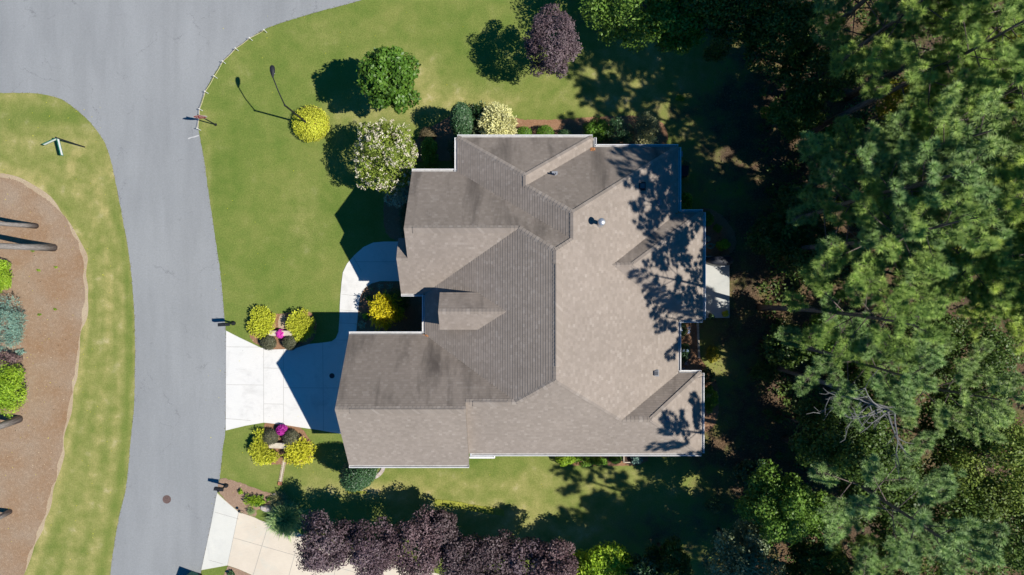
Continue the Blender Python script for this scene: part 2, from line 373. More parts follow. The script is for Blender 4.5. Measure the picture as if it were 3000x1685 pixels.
# ------------------------------------------------------------------ flat structures
def smooth(pts, it=2, closed=False):
    for _ in range(it):
        o = [] if closed else [pts[0]]
        n = len(pts)
        for i in range(n if closed else n - 1):
            a = pts[i]; b = pts[(i + 1) % n]
            o += [(a[0] * .75 + b[0] * .25, a[1] * .75 + b[1] * .25), (a[0] * .25 + b[0] * .75, a[1] * .25 + b[1] * .75)]
        if not closed: o.append(pts[-1])
        pts = o
    return pts
def wob(pts, amp, seed, step=7.0, closed=True):
    """resample an outline in photo pixels and make its edge uneven"""
    r = random.Random(seed); out = []; n = len(pts)
    for i in range(n if closed else n - 1):
        a = pts[i]; b = pts[(i + 1) % n]; d = math.hypot(b[0] - a[0], b[1] - a[1]); k = max(1, int(d / step))
        for j in range(k):
            t = j / k; out.append((a[0] + (b[0] - a[0]) * t + r.gauss(0, amp), a[1] + (b[1] - a[1]) * t + r.gauss(0, amp)))
    return out
def flat(name, px, mat, z0, z1, label=None, cat=None, kind=None, group=None):
    P = [G(*p) for p in px]; c = sum(P, Vector()) / len(P); c.z = 0
    mb = MB(c)
    bm_poly = [(p.x, p.y) for p in P]
    mb.prism(bm_poly, z0, z1)
    return tag(mb.build(name, mat), label, cat, group, kind)

ISL = [(-900, 273), (0, 273), (60, 272), (105, 273), (145, 279), (186, 293), (225, 322), (262, 355), (290, 390), (310, 422), (326, 470), (338, 530), (349, 585), (362, 655), (375, 722), (386, 810), (393, 900), (396, 980), (396, 1060), (394, 1190), (384, 1276), (378, 1350), (371, 1427), (354, 1492), (337, 1578), (322, 1685), (306, 1900), (300, 2400)]
LAWN = [(2400, -190), (1400, -110), (1060, 0), (1000, 17), (932, 34), (846, 60), (780, 82), (730, 113), (691, 144), (652, 180), (621, 228), (596, 280), (584, 322), (581, 375), (585, 400), (598, 466), (606, 530), (615, 590), (625, 660), (636, 735), (646, 800), (653, 870), (657, 930), (662, 969), (663, 1060), (662, 1180), (661, 1262), (655, 1300), (649, 1350), (644, 1397), (637, 1444), (618, 1540), (602, 1615), (590, 1669), (583, 1720), (560, 1900), (548, 2400)]
road_px = wob(smooth(ISL, 2), 0.45, 1, 6, False) + [(548, 2400)] + wob(smooth(LAWN[::-1], 1), 0.45, 2, 6, False) + [(2400, -900), (-900, -900)]
flat('road', road_px, m_asph, -0.03, 0.008, kind='structure')

def field(px, py):
    dry = np.full(px.shape, 0.06); lit = np.zeros(px.shape)
    def spot(x, y, rx, ry, a):
        return a * np.exp(-(((px - x) / rx) ** 2 + ((py - y) / ry) ** 2))
    for s_ in [(1235, 225, 60, 70, .5), (1150, 330, 120, 40, .42), (1320, 290, 130, 40, .42), (1440, 300, 120, 26, .45), (940, 90, 90, 40, .25), (690, 220, 40, 60, .2),
               (1080, 250, 40, 90, .2), (890, 640, 45, 90, .33), (1000, 330, 60, 60, .25), (605, 560, 14, 260, .3), (650, 880, 12, 100, .15), (1400, 1500, 200, 30, .75), (1130, 1445, 120, 25, .7), (1500, 1560, 90, 40, .7),
               (1300, 1420, 300, 40, .42), (1560, 1420, 80, 80, .3), (960, 1430, 60, 30, .4), (1000, 1330, 40, 60, .15), (760, 1330, 30, 60, .2), (1700, 1560, 120, 40, .7), (1850, 300, 150, 100, .35), (2060, 470, 60, 40, .45), (1900, 240, 260, 170, .35), (2100, 600, 80, 500, .35), (1880, 1480, 260, 140, .3), (1900, 130, 90, 60, .6), (2150, 1100, 120, 90, .35)]:
        dry += spot(*s_)
    isl = (px < 460) & (py > 150)
    # distance-like bands on the island verge
    band = np.interp(py, [250, 512, 700, 850, 1060, 1276, 1470, 1685, 2400], [0, 60, 235, 254, 229, 190, 147, 72, -200])
    edge = np.interp(py, [250, 400, 585, 722, 900, 1060, 1276, 1427, 1578, 1685, 2400], [150, 300, 349, 375, 393, 396, 384, 371, 337, 322, 300])
    u = np.clip((px - band) / (edge - band + 1e-6), -1, 1.2)
    st = 0.50 + 0.2 * np.exp(-((u - 0.08) / 0.1) ** 2) + 0.15 * np.sin(u * 27) + 0.16 * np.exp(-((u - .45) / .05) ** 2) - 0.35 * np.exp(-((u - 0.93) / 0.07) ** 2) - 0.15 * np.exp(-((u - .25) / .12) ** 2)
    st = np.where(py < 520, 0.48 + 0.12 * np.sin(py * 0.05), st)
    st += spot(210, 485, 14, 24, .9) + spot(226, 450, 16, 12, .9) + spot(10, 520, 60, 30, .9) + spot(122, 530, 20, 20, .5) + spot(300, 560, 60, 60, .3) + spot(308, 616, 8, 8, .9) + spot(320, 860, 25, 90, .3) - spot(150, 330, 140, 40, .3) + spot(330, 480, 30, 40, .3)
    dry = np.where(isl, st, dry)
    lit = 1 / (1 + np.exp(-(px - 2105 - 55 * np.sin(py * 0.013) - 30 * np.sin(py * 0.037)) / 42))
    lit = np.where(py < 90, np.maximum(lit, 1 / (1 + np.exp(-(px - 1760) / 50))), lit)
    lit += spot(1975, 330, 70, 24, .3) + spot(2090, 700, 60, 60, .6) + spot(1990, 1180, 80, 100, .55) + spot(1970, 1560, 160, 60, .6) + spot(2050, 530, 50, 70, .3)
    return np.clip(dry, -0.2, 1.1), np.clip(lit, 0, 1)

x0, x1, y0, y1, st_ = -600, 3700, -500, 2260, 12.0
gx = np.arange(x0, x1 + 1, st_); gy = np.arange(y0, y1 + 1, st_)
PX, PY = np.meshgrid(gx, gy); nx, ny = len(gx), len(gy)
dry, lit = field(PX.ravel(), PY.ravel())
V = np.stack([(PX.ravel() - 1500) * S, -(PY.ravel() - 842.5) * S, np.zeros(nx * ny)], 1)
ii, jj = np.meshgrid(np.arange(nx - 1), np.arange(ny - 1)); a0 = (jj * nx + ii).ravel()
F = np.stack([a0 + nx, a0 + nx + 1, a0 + 1, a0], 1)
cx = PX.ravel()[a0] + 6; cy = PY.ravel()[a0] + 6
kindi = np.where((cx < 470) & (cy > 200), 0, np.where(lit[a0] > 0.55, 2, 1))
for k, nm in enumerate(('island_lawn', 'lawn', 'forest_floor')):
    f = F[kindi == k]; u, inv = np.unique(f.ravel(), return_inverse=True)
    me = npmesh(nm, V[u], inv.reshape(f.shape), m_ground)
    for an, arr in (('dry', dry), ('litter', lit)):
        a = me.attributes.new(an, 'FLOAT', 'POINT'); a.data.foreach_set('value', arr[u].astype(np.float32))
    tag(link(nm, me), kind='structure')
X0, X1, Y0, Y1 = (x0 - 1500) * S, (gx[-1] - 1500) * S, -(gy[-1] - 842.5) * S, -(y0 - 842.5) * S
R = 500
mb = MB(); mb.add([(-R, -R, 0), (R, -R, 0), (R, Y0, 0), (-R, Y0, 0)], [(0, 1, 2, 3)]); mb.add([(-R, Y1, 0), (R, Y1, 0), (R, R, 0), (-R, R, 0)], [(0, 1, 2, 3)])
mb.add([(-R, Y0, 0), (X0, Y0, 0), (X0, Y1, 0), (-R, Y1, 0)], [(0, 1, 2, 3)]); mb.add([(X1, Y0, 0), (R, Y0, 0), (R, Y1, 0), (X1, Y1, 0)], [(0, 1, 2, 3)])
tag(mb.build('ground', m_ground), kind='structure')

# concrete
drive = [(663, 969), (700, 988), (765, 1019), (800, 1024), (860, 1022), (905, 1008), (945, 1004), (972, 1000), (1020, 1000), (1095, 1000), (1095, 1282), (1030, 1277), (998, 1271), (929, 1259), (886, 1253), (830, 1244), (773, 1238), (720, 1247), (662, 1261)]
walk = [(972, 1000), (984, 991), (992, 972), (994, 945), (995, 928), (996, 895), (998, 862), (1001, 828), (1005, 798), (1017, 773), (1038, 748), (1065, 724), (1093, 711), (1125, 708), (1250, 708), (1250, 824), (1112, 824), (1088, 831), (1069, 844), (1057, 866), (1051, 895), (1048, 928), (1043, 985), (1043, 1000)]
dw = flat('driveway', drive, m_conc, -0.02, 0.03, kind='structure')
wk = flat('walkway', walk, m_conc, -0.02, 0.034, kind='structure')
ndr = [(637, 1444), (659, 1465), (700, 1500), (747, 1516), (760, 1523), (788, 1533), (823, 1543), (900, 1571), (1100, 1632), (1300, 1685), (1500, 1720), (1900, 1760), (1900, 2100), (1400, 2100), (1000, 1800), (860, 1730), (743, 1686), (700, 1667), (667, 1656), (590, 1670), (602, 1615), (618, 1540)]
nd = flat('neighbour_driveway', ndr, m_conc2, -0.02, 0.03, kind='structure')
apr = flat('driveway_apron', [(636, 1447), (659, 1466.5), (699, 1500.5), (667, 1655.5), (590.5, 1669.5), (602.5, 1615), (618.5, 1540)], m_conc3, 0.031, 0.036, kind='structure')
def joints(segs, parent, z, wd=0.018):
    mb = MB(parent.location)
    for (a, b) in segs:
        A = G(*a); B = G(*b); d = (B - A); ln = d.length; c = (A + B) / 2
        mb.box((c.x, c.y, z), (ln, wd, 0.004), math.atan2(d.y, d.x))
    mb.build('joint', m_joint, parent)
joints([((773, 1020), (773, 1238)), ((831, 1024), (831, 1243)), ((664, 1016), (760, 1017)), ((664, 1127), (772, 1128)), ((774, 1183), (830, 1184)), ((774, 1078), (830, 1079)), ((946, 1005), (948, 1260)), ((832, 1136), (1090, 1137)), ((662, 1226), (735, 1232))], dw, 0.032)
joints([((1001, 862), (1050, 868)), ((997, 908), (1049, 912)), ((1040, 767), (1163, 767)), ((1035, 752), (1060, 795)), ((996, 946), (1044, 948)), ((978, 996), (1043, 997))], wk, 0.036)
joints([((700, 1500), (667, 1656)), ((788, 1533), (742, 1686)), ((880, 1565), (838, 1720)), ((1000, 1602), (958, 1770)), ((1120, 1640), (1080, 1800)), ((630, 1500), (700, 1520)), ((684, 1575), (860, 1625)), ((860, 1625), (1300, 1750)), ((612, 1640), (655, 1652))], nd, 0.038)

# mulch
isl_bed = [(-700, 520), (0, 513), (30, 512), (62, 526), (100, 548), (140, 578), (180, 622), (212, 668), (236, 712), (250, 755), (254, 810), (252, 873), (248, 939), (237, 975), (233, 1040), (227, 1080), (216, 1146), (204, 1210), (190, 1276), (173, 1380), (147, 1470), (121, 1544), (95, 1620), (70, 1685), (0, 1850), (-300, 2100), (-700, 2100)]
flat('bare_soil_edge', smooth(wob([(x + 3, y - (3 if y < 600 else 0)) for x, y in isl_bed], 3.0, 5, 26), 2, True), m_bare, -0.02, 0.006, kind='structure')
flat('island_mulch_bed', wob(smooth(wob([(x - 5, y + (5 if y < 600 else 0)) for x, y in isl_bed], 3.2, 6, 22), 2, True), .8, 7, 4), m_island, -0.02, 0.014, kind='structure')
def bed(px, mat=None, z=0.02, seed=3, amp=0.9, sm=2, name='mulch_bed'):
    return flat(name, wob(smooth(px, sm, True), amp, seed, 5), mat or m_mulch, -0.02, z, kind='structure')
bed([(752, 1012), (728, 985), (738, 940), (780, 908), (812, 922), (830, 918), (860, 912), (905, 905), (928, 940), (925, 985), (905, 1012), (860, 1024), (800, 1025)], seed=11)
bed([(815, 925), (838, 918), (836, 950), (828, 975), (816, 972)], m_bare, 0.024, 12, name='sandy_patch')
bed([(772, 1236), (830, 1242), (886, 1252), (900, 1275), (918, 1310), (915, 1345), (890, 1362), (850, 1358), (800, 1362), (745, 1350), (742, 1310), (760, 1272), (774, 1260)], seed=13)
bed([(910, 308), (950, 322), (966, 365), (952, 405), (905, 416), (866, 392), (858, 350), (875, 318)], seed=14)
bed([(1222, 402), (1262, 372), (1300, 352), (1345, 328), (1420, 322), (1500, 350), (1640, 352), (1760, 340), (1930, 340), (1965, 400), (1930, 460), (1230, 470), (1205, 480), (1195, 440)], seed=15)
bed([(638, 1440), (642, 1402), (660, 1402), (700, 1412), (740, 1428), (780, 1442), (830, 1450), (850, 1475), (840, 1520), (790, 1500), (750, 1490), (752, 1512), (735, 1512), (700, 1499), (668, 1474)], m_mulch2, seed=16, sm=1)
bed([(1052, 866), (1069, 844), (1088, 831), (1112, 825), (1260, 825), (1260, 1000), (1044, 1000), (1044, 985), (1048, 928)], seed=17, sm=0, amp=0.4)
bed([(668, 1657), (700, 1668), (745, 1688), (760, 1760), (690, 1760), (640, 1720)], m_mulch2, seed=18, sm=0)
bed([(1124, 560), (1150, 500), (1230, 490), (1230, 706), (1124, 706)], seed=19)
bed([(1630, 1310), (1640, 1362), (1780, 1366), (1900, 1362), (1900, 1310)], seed=20, sm=1)
bed([(2030, 600), (2110, 620), (2160, 690), (2150, 752), (2040, 752)], seed=21)
bed([(1980, 935), (2042, 935), (2048, 1040), (2070, 1080), (2110, 1130), (2100, 1260), (2030, 1270), (1980, 1100)], seed=22)
flat('patio', [(2030, 750), (2135, 750), (2135, 931), (2030, 931)], m_patio, 0, 0.14, kind='structure')

# ------------------------------------------------------------------ house
HO = Vector((0, 0, 0))
house = empty('house', HO, 'large brick house with brown shingled hip and gable roof and white gutters', 'house')
he, p_, q_ = 220.0, 0.833, 0.545
PL = {
 'N0': lambda x, v: he + p_ * (v + 391), 'W2': lambda x, v: he + q_ * (x + 142.4), 'E2': lambda x, v: he + q_ * (210 - x),
 'N1': lambda x, v: he + p_ * (v + 366), 'E': lambda x, v: he + q_ * (433.5 - x), 'WN': lambda x, v: he + p_ * (v + 302),
 'WS': lambda x, v: he + p_ * (15.6 - v), 'W': lambda x, v: he + q_ * (x + 227), 'SN': lambda x, v: he + p_ * (v - 122.4),
 'S': lambda x, v: he + p_ * (432 - v), 'GS': lambda x, v: he + p_ * (462.8 - v),
 'SEn': lambda x, v: he + p_ * (v - 223), 'SEe': lambda x, v: he + .59 * (494 - x),
 'NEn': lambda x, v: he + .726 * (v + 196), 'NEs': lambda x, v: he + .726 * (84 - v), 'NEe': lambda x, v: he + .51 * (497.5 - x),
 'PN': lambda x, v: he + p_ * 88.5 + .54 * (v + 72.9),
 'DN': lambda x, v: 336 + p_ * (v - 58.7), 'DS': lambda x, v: 336 - p_ * (v - 58.7)}
A_, B_, T_, T2, C_, D_ = (-142.4, -391), (210, -391), (33.8, -275.7), (33.8, -250.7), (210, -366), (433.5, -366)
J1, J1b, J2, J3, P1 = (145.55, -177.6), (145.55, -113.6), (103.25, -85.9), (15.7, -143.2), (-142.4, -302)
K_, R_, L_, Mx = (9.6, 277.2), (103.25, 216), (273.8, 327.5), (346.5, 327.5)
slopes = [
 ('N0', [A_, T_, B_], .85), ('E2', [B_, T_, T2, C_], .1), ('W2', [A_, P1, J1b, J1, T2, T_], .22), ('N1', [C_, T2, J1, D_], .95),
 ('WN', [(-261, -302), (-261, -143.2), J3, J2, J1b, P1], .95), ('WS', [(-261, -143.2), (-261, 15.6), (-227, 15.6), J3], .08),
 ('W', [(-227, 15.6), (-227, 122.4), K_, R_, J2, J3], .2),
 ('E', [D_, J1, J1b, J2, R_, L_, (433.5, 223), (433.5, 84), (247, -56), (433.5, -196)], 0),
 ('SN', [(-425, 122.4), (-227, 122.4), K_, (-112, 277.2), (-112, 292.6), (-425, 292.6)], 1.0),
 ('GS', [(-425, 292.6), (-112, 292.6), (-112, 462.8), (-425, 462.8)], 0), ('S', [(-112, 277.2), K_, R_, L_, Mx, (494, 432), (-112, 432)], 0),
 ('SEe', [Mx, (494, 223), (494, 432)], 0), ('SEn', [L_, (433.5, 223), (494, 223), Mx], .8),
 ('NEn', [(247, -56), (433.5, -196), (497.5, -196), (298.3, -56)], .8), ('NEe', [(298.3, -56), (497.5, -196), (497.5, 84)], 0),
 ('NEs', [(247, -56), (298.3, -56), (497.5, 84), (433.5, 84)], 0),
 ('WS', [(-289, -72.9), (-289, 15.6), (-261, 15.6), (-261, -72.9)], .08), ('PN', [(-289, -72.9), (-289, -125), (-235, -125), (-235, -72.9)], .6),
 ('DN', [(-180, 58.7), (-14.2, 58.7), (-83.9, 12.7), (-180, 12.7)], .75), ('DS', [(-180, 58.7), (-14.2, 58.7), (-83.9, 104.7), (-180, 104.7)], .05)]
def P3(x, v, z): return Vector((x * S, -v * S, z * S))
def clip(poly, lo, hi):
    """clip list of (u,w) to lo<=w<=hi"""
    for sgn, lim in ((1, lo), (-1, hi)):
        out = []
        for i in range(len(poly)):
            a = poly[i]; b = poly[(i + 1) % len(poly)]
            da = sgn * (a[1] - lim); db = sgn * (b[1] - lim)
            if da >= 0: out.append(a)
            if (da >= 0) != (db >= 0):
                t = da / (da - db); out.append((a[0] + (b[0] - a[0]) * t, a[1] + (b[1] - a[1]) * t))
        poly = out
        if len(poly) < 3: return []
    return poly
rv = []; rf = []; ruv = []; ral = []
EXP_ = 0.143; TH = 0.016
for si, (pn, poly, alg) in enumerate(slopes):
    fz = PL[pn]; gxv = fz(1, 0) - fz(0, 0); gvv = fz(0, 1) - fz(0, 0)
    nrm = Vector((-gxv, gvv, 1)).normalized()          # world normal (y = -v)
    up = Vector((gxv, -gvv, gxv ** 2 + gvv ** 2)).normalized()
    uax = nrm.cross(up).normalized() * -1
    pts = [P3(x, v, fz(x, v)) for x, v in poly]; o3 = pts[0]
    uw = [((p - o3).dot(uax), (p - o3).dot(up)) for p in pts]
    wmin = min(w_ for _, w_ in uw); wmax = max(w_ for _, w_ in uw)
    # concave slopes ('E') are cut in convex-safe strips by the clipper as strips of one polygon
    k = 0
    while wmin + k * EXP_ < wmax - 1e-4:
        lo = wmin + k * EXP_; hi = min(lo + EXP_, wmax + 1e-3)
        # split in the u direction too where the slope is concave
        segs = [(-1e9, 1e9)]
        if pn == 'E':
            cut = sorted({round((P3(433.5, v, he) - o3).dot(uax), 4) for v in (-56, 153.5)})
            segs = [(-1e9, cut[0]), (cut[0], cut[1]), (cut[1], 1e9)]
        for (ua, ub) in segs:
            pc = [(w_, u_) for u_, w_ in uw]
            if ub - ua < 1e9 * 2 - 1: pc = clip(pc, ua, ub)
            pc = [(u_, w_) for w_, u_ in pc]
            pc = clip(pc, lo, hi)
            if len(pc) < 3: continue
            base = len(rv)
            for u_, w_ in pc:
                lift = TH * (1 - (w_ - lo) / EXP_) + 0.002
                rv.append(o3 + uax * u_ + up * w_ + nrm * lift)
            rf.append(list(range(base, base + len(pc)))); ruv.append([(u_ + si * 3.17, w_ - wmin + 0.0004 if abs(w_ - lo) < 1e-6 else w_ - wmin - 0.0004) for u_, w_ in pc]); ral.append(alg)
            # butt edge
            lows = [(u_, w_) for u_, w_ in pc if abs(w_ - lo) < 1e-5]
            if len(lows) >= 2:
                us = [u_ for u_, _ in lows]; ua_, ub_ = min(us), max(us); base = len(rv)
                for u_, l_ in ((ua_, -0.004), (ub_, -0.004), (ub_, TH + 0.002), (ua_, TH + 0.002)):
                    rv.append(o3 + uax * u_ + up * lo + nrm * l_)
                rf.append([base, base + 1, base + 2, base + 3]); ruv.append([(u_ + si * 3.17, lo - wmin + 0.01) for u_ in (ua_, ub_, ub_, ua_)]); ral.append(alg)
        k += 1
    base = len(rv)
for f in (None,):
    # stepped gable wall where the garage roof stands above the next slope
    base = len(rv)
    for x, v, z in ((-112, 277.2, PL['S'](0, 277.2)), (-112, 292.6, PL['GS'](0, 292.6)), (-112, 462.8, he), (-112, 432, he)): rv.append(P3(x, v, z))
    rf.append([base, base + 1, base + 2, base + 3]); ruv.append([(0, 0.05)] * 4); ral.append(0)
me = bpy.data.meshes.new('roof'); me.from_pydata([tuple(v) for v in rv], [], rf); me.materials.append(m_shingle)
uvl = me.uv_layers.new(name='UVMap'); uvl.data.foreach_set('uv', [c for f in ruv for uv_ in f for c in uv_])
at = me.attributes.new('algae', 'FLOAT', 'FACE'); at.data.foreach_set('value', ral)
roof = link('roof', me, house)

# ridge and hip caps
def caps(a, b, za, zb, wd=0.15, mbx=None, lift=0.02):
    A = P3(a[0], a[1], za); B = P3(b[0], b[1], zb); d = B - A; ln = d.length; d.normalize()
    side = d.cross(Vector((0, 0, 1))).normalized(); n = max(1, int(ln / 0.2))
    for i in range(n):
        s0 = A + d * (ln * i / n); s1 = A + d * (ln * (i + 1) / n + 0.03); dz = 0.016
        top0 = s0 + Vector((0, 0, lift + dz)); top1 = s1 + Vector((0, 0, lift - 0.002))
        drop = wd * capdrop
        vs = [s0 + side * wd + Vector((0, 0, lift + dz - drop)), top0, s0 - side * wd + Vector((0, 0, lift + dz - drop)),
              s1 + side * wd + Vector((0, 0, lift - .002 - drop)), top1, s1 - side * wd + Vector((0, 0, lift - .002 - drop))]
        vs += [vs[0] - Vector((0, 0, .03)), vs[1] - Vector((0, 0, .05)), vs[2] - Vector((0, 0, .03))]
        mbx.add(vs, [(0, 1, 4, 3), (1, 2, 5, 4), (6, 7, 1, 0), (7, 8, 2, 1)])
capdrop = 0.42; rr = random.Random(3)
def capobj(a, b, za, zb):
    cm = MB(); caps(a, b, za, zb, mbx=cm); co = cm.build('ridge_cap', m_cap, roof); uvl = co.data.uv_layers.new(name='UVMap'); uvs = []; o_ = rr.random() * 9
    for pl in co.data.polygons: uvs += [c for _ in range(pl.loop_total) for c in (o_ + (pl.index // 4) * 0.377, 0.05)]
    uvl.data.foreach_set('uv', uvs)
def zz(pn, pt): return PL[pn](*pt)
for a, b, pa in [(A_, T_, 'N0'), (B_, T_, 'N0'), (T_, T2, 'E2'), (T2, J1, 'N1'), (D_, J1, 'N1'), (J1, J1b, 'W2'), (J2, J1b, 'WN'), (J3, J2, 'WN'),
                 (K_, R_, 'S'), ((494, 432), Mx, 'S'), (L_, R_, 'S'), ((494, 223), Mx, 'SEn'), ((497.5, -196), (298.3, -56), 'NEn'), ((497.5, 84), (298.3, -56), 'NEs')]:
    capobj(a, b, zz(pa, a), zz(pa, b))
capdrop = 0.84
for a, b, pa in [((-261, -143.2), J3, 'WN'), ((-425, 292.6), (-112, 292.6), 'GS'), ((-112, 277.2), K_, 'S'), (L_, Mx, 'S'), ((247, -56), (298.3, -56), 'NEn'),
                 ((-180, 58.7), (-14.2, 58.7), 'DN'), ((-289, -72.9), (-261, -72.9), 'PN')]:
    capobj(a, b, zz(pa, a), zz(pa, b))
capdrop = 0.52; capobj(J2, R_, zz('W', J2), zz('W', R_))
# ridge vents: long low boxes straddling the ridges
def rvent(a, b, z, wd=0.32, ang=0.694, lit=-1):
    mb = MB(); A = P3(*a, z); B = P3(*b, z); d = B - A; c = (A + B) / 2; rz = math.atan2(d.y, d.x)
    for s_ in (-1, 1):
        hw = wd / 2 if s_ == lit else 0.05
        sd = Vector((-math.sin(rz), math.cos(rz), 0)) * s_ * hw / 2
        mb.box((c.x + sd.x, c.y + sd.y, c.z + 0.052 - math.tan(ang) * hw / 2), (d.length, hw / math.cos(ang), 0.016), rz, rx=-s_ * ang)
    o = mb.build('ridge_vent', m_cap, roof)
    uvl = o.data.uv_layers.new(name='UVMap')
    uvl.data.foreach_set('uv', [c for l_ in o.data.loops for c in (40 + o.data.vertices[l_.vertex_index].co.x + o.data.vertices[l_.vertex_index].co.y * 1.01, 20.09 + 0.02 * (l_.index % 4))])
rvent((103.25, -55), (103.25, 185), zz('W', (103.25, 0)), 0.62, 0.499, 1)
rvent((-240, -143.2), (-5, -143.2), zz('WN', (0, -143.2)), 0.5)
rvent((-390, 292.6), (-115, 292.6), zz('GS', (0, 292.6)), 0.5)
rvent((-95, 277.2), (-10, 277.2), zz('S', (0, 277.2)), 0.5)
# valley debris
rr = random.Random(8)
for (x, v, pn) in ((213, -362, 'N1'), (-222, 126, 'W'), (436, -192, 'E')):
    mb = MB()
    for k in range(26):
        X = x + max(-9, min(3, rr.gauss(-3, 3.5))); Vv = v + max(-3, min(7, rr.gauss(2, 3)))
        c = P3(X, Vv, max(he, PL[pn](X, Vv)) + 1.6); a = rr.random() * 3; s1 = rr.uniform(.02, .06)
        mb.box(c, (s1 * 2, s1, 0.01), a)
    mb.build('valley_debris', m_flash, roof)

# gutters
def gutter(a, b, out, gap=0.0):
    """a,b plan px; out = outward direction (dx,dv)"""
    A = P3(*a, he); B = P3(*b, he); d = (B - A); ln = d.length; rz = math.atan2(d.y, d.x); c = (A + B) / 2
    o = Vector((out[0], -out[1], 0))
    mb = MB(); w_ = 0.125
    mb.box(c + o * (w_ + 0.012) + Vector((0, 0, -0.045)), (ln, 0.034, 0.12), rz)
    mb.box(c + o * 0.012 + Vector((0, 0, -0.055)), (ln, 0.012, 0.11), rz)
    for s_ in (-1, 1):
        mb.box(c + d.normalized() * s_ * (ln / 2 - 0.008) + o * (w_ / 2 + .012) + Vector((0, 0, -0.055)), (0.012, w_ - 0.02, 0.1), rz)
    g = mb.build('gutter', m_gut, house)
    m2 = MB(); m2.box(c + o * (w_ / 2 + 0.012) + Vector((0, 0, -0.095)), (ln - 0.03, w_ - 0.024, 0.02), rz); m2.build('trough', m_gutin, g)
for a, b, o in [(A_, B_, (0, -1)), (A_, (-142.4, -300), (-1, 0)), ((213, -391), (213, -368), (1, 0)), ((216, -366), D_, (0, -1)), (D_, (433.5, -200), (1, 0)),
                ((437, -196), (497.5, -196), (0, -1)), ((497.5, -196), (497.5, 84), (1, 0)), ((497.5, 84), (437, 84), (0, 1)), ((433.5, 90), (433.5, 218), (1, 0)),
                ((437, 223), (494, 223), (0, -1)), ((494, 223), (494, 432), (1, 0)), ((494, 432), (-106, 432), (0, 1)), ((-112, 462.8), (-425, 462.8), (0, 1)),
                ((-425, 122.4), (-232, 122.4), (0, -1)), ((-227, 118), (-227, 20), (-1, 0)), ((-261, -302), (-146, -302), (0, -1)), ((-289, 15.6), (-232, 15.6), (0, 1))]:
    gutter(a, b, o)
# soffit, fascia and walls
EV = [(-142.4, -391), (210, -391), (210, -366), (433.5, -366), (433.5, -196), (497.5, -196), (497.5, 84), (433.5, 84), (433.5, 223), (494, 223), (494, 432), (-112, 432), (-112, 462.8), (-425, 462.8), (-425, 122.4), (-227, 122.4), (-227, 15.6), (-289, 15.6), (-289, -125), (-261, -125), (-261, -302), (-142.4, -302)]
def inset(poly, d):
    n = len(poly); area = sum(poly[i][0] * poly[(i + 1) % n][1] - poly[(i + 1) % n][0] * poly[i][1] for i in range(n))
    sg = 1 if area > 0 else -1; out = []
    for i in range(n):
        a, b, c = poly[i - 1], poly[i], poly[(i + 1) % n]
        def nn(p, q):
            l_ = math.hypot(q[0] - p[0], q[1] - p[1]); return (-(q[1] - p[1]) / l_ * sg, (q[0] - p[0]) / l_ * sg)
        n1 = nn(a, b); n2 = nn(b, c); out.append((b[0] + (n1[0] + n2[0]) * d, b[1] + (n1[1] + n2[1]) * d))
    return out
def xy(poly): return [(x * S, -v * S) for x, v in poly]
mb = MB(); mb.prism(xy(inset(EV, 0.5)), he * S - 0.16, he * S - 0.012); mb.build('soffit', m_white, house)
wallp = inset(EV, 17)
mb = MB(); mb.prism(xy(wallp), 0, he * S - 0.163)
def gable(mb, x, pts, t=4):
    A = [P3(x, v, z) for v, z in pts]; Bq = [P3(x + t, v, z) for v, z in pts]; n = len(A)
    mb.add(A + Bq, [tuple(range(n))[::-1], tuple(range(n, 2 * n))] + [(i, (i + 1) % n, (i + 1) % n + n, i + n) for i in range(n)])
gable(mb, -412, [(130, he - 1), (455, he - 1), (292.6, he + p_ * 170 - 12)])
gable(mb, -248, [(-294, he - 1), (7, he - 1), (-143.2, he + 132.3 - 12)])
mb.build('wall', m_brick, house)
mb = MB(); gable(mb, -172, [(18, 238), (99, 238), (99, 296), (58.7, 328), (18, 296)], 70); dm = mb.build('dormer', m_siding, house)
mb = MB(); mb.box(P3(-172.8, 58.7, 292), (0.04, 0.62, 0.6)); fr = mb.build('window_frame', m_white, dm)
mb = MB(); mb.box(P3(-174, 58.7, 292), (0.02, 0.5, 0.48)); mb.build('pane', m_glass, dm)
# rake boards
def rake(a, b, za, zb):
    A = P3(*a, za - 6); B = P3(*b, zb - 6); mb = MB(); mb.add([A, B, B + Vector((0, 0, .11)), A + Vector((0, 0, .11)), A + Vector((.03, 0, 0)), B + Vector((.03, 0, 0)), B + Vector((.03, 0, .11)), A + Vector((.03, 0, .11))],
        [(0, 1, 2, 3), (5, 4, 7, 6), (4, 5, 1, 0), (3, 2, 6, 7), (4, 0, 3, 7), (1, 5, 6, 2)]); mb.build('rake_board', m_siding, house)
for x, v0, v1, v2, z1 in ((-424.8, 122.4, 292.6, 462.8, he + p_ * 170.2), (-260.8, -302, -143.2, 15.6, he + 132.3)):
    rake((x, v0), (x, v1), he, z1); rake((x, v2), (x, v1), he, z1)
rake((-288.8, 15.6), (-288.8, -72.9), he, he + 73.7); rake((-288.8, -125), (-288.8, -72.9), he + 45.6, he + 73.7)
rake((-179.8, 12.7), (-179.8, 58.7), 297.7, 336); rake((-179.8, 104.7), (-179.8, 58.7), 297.7, 336)
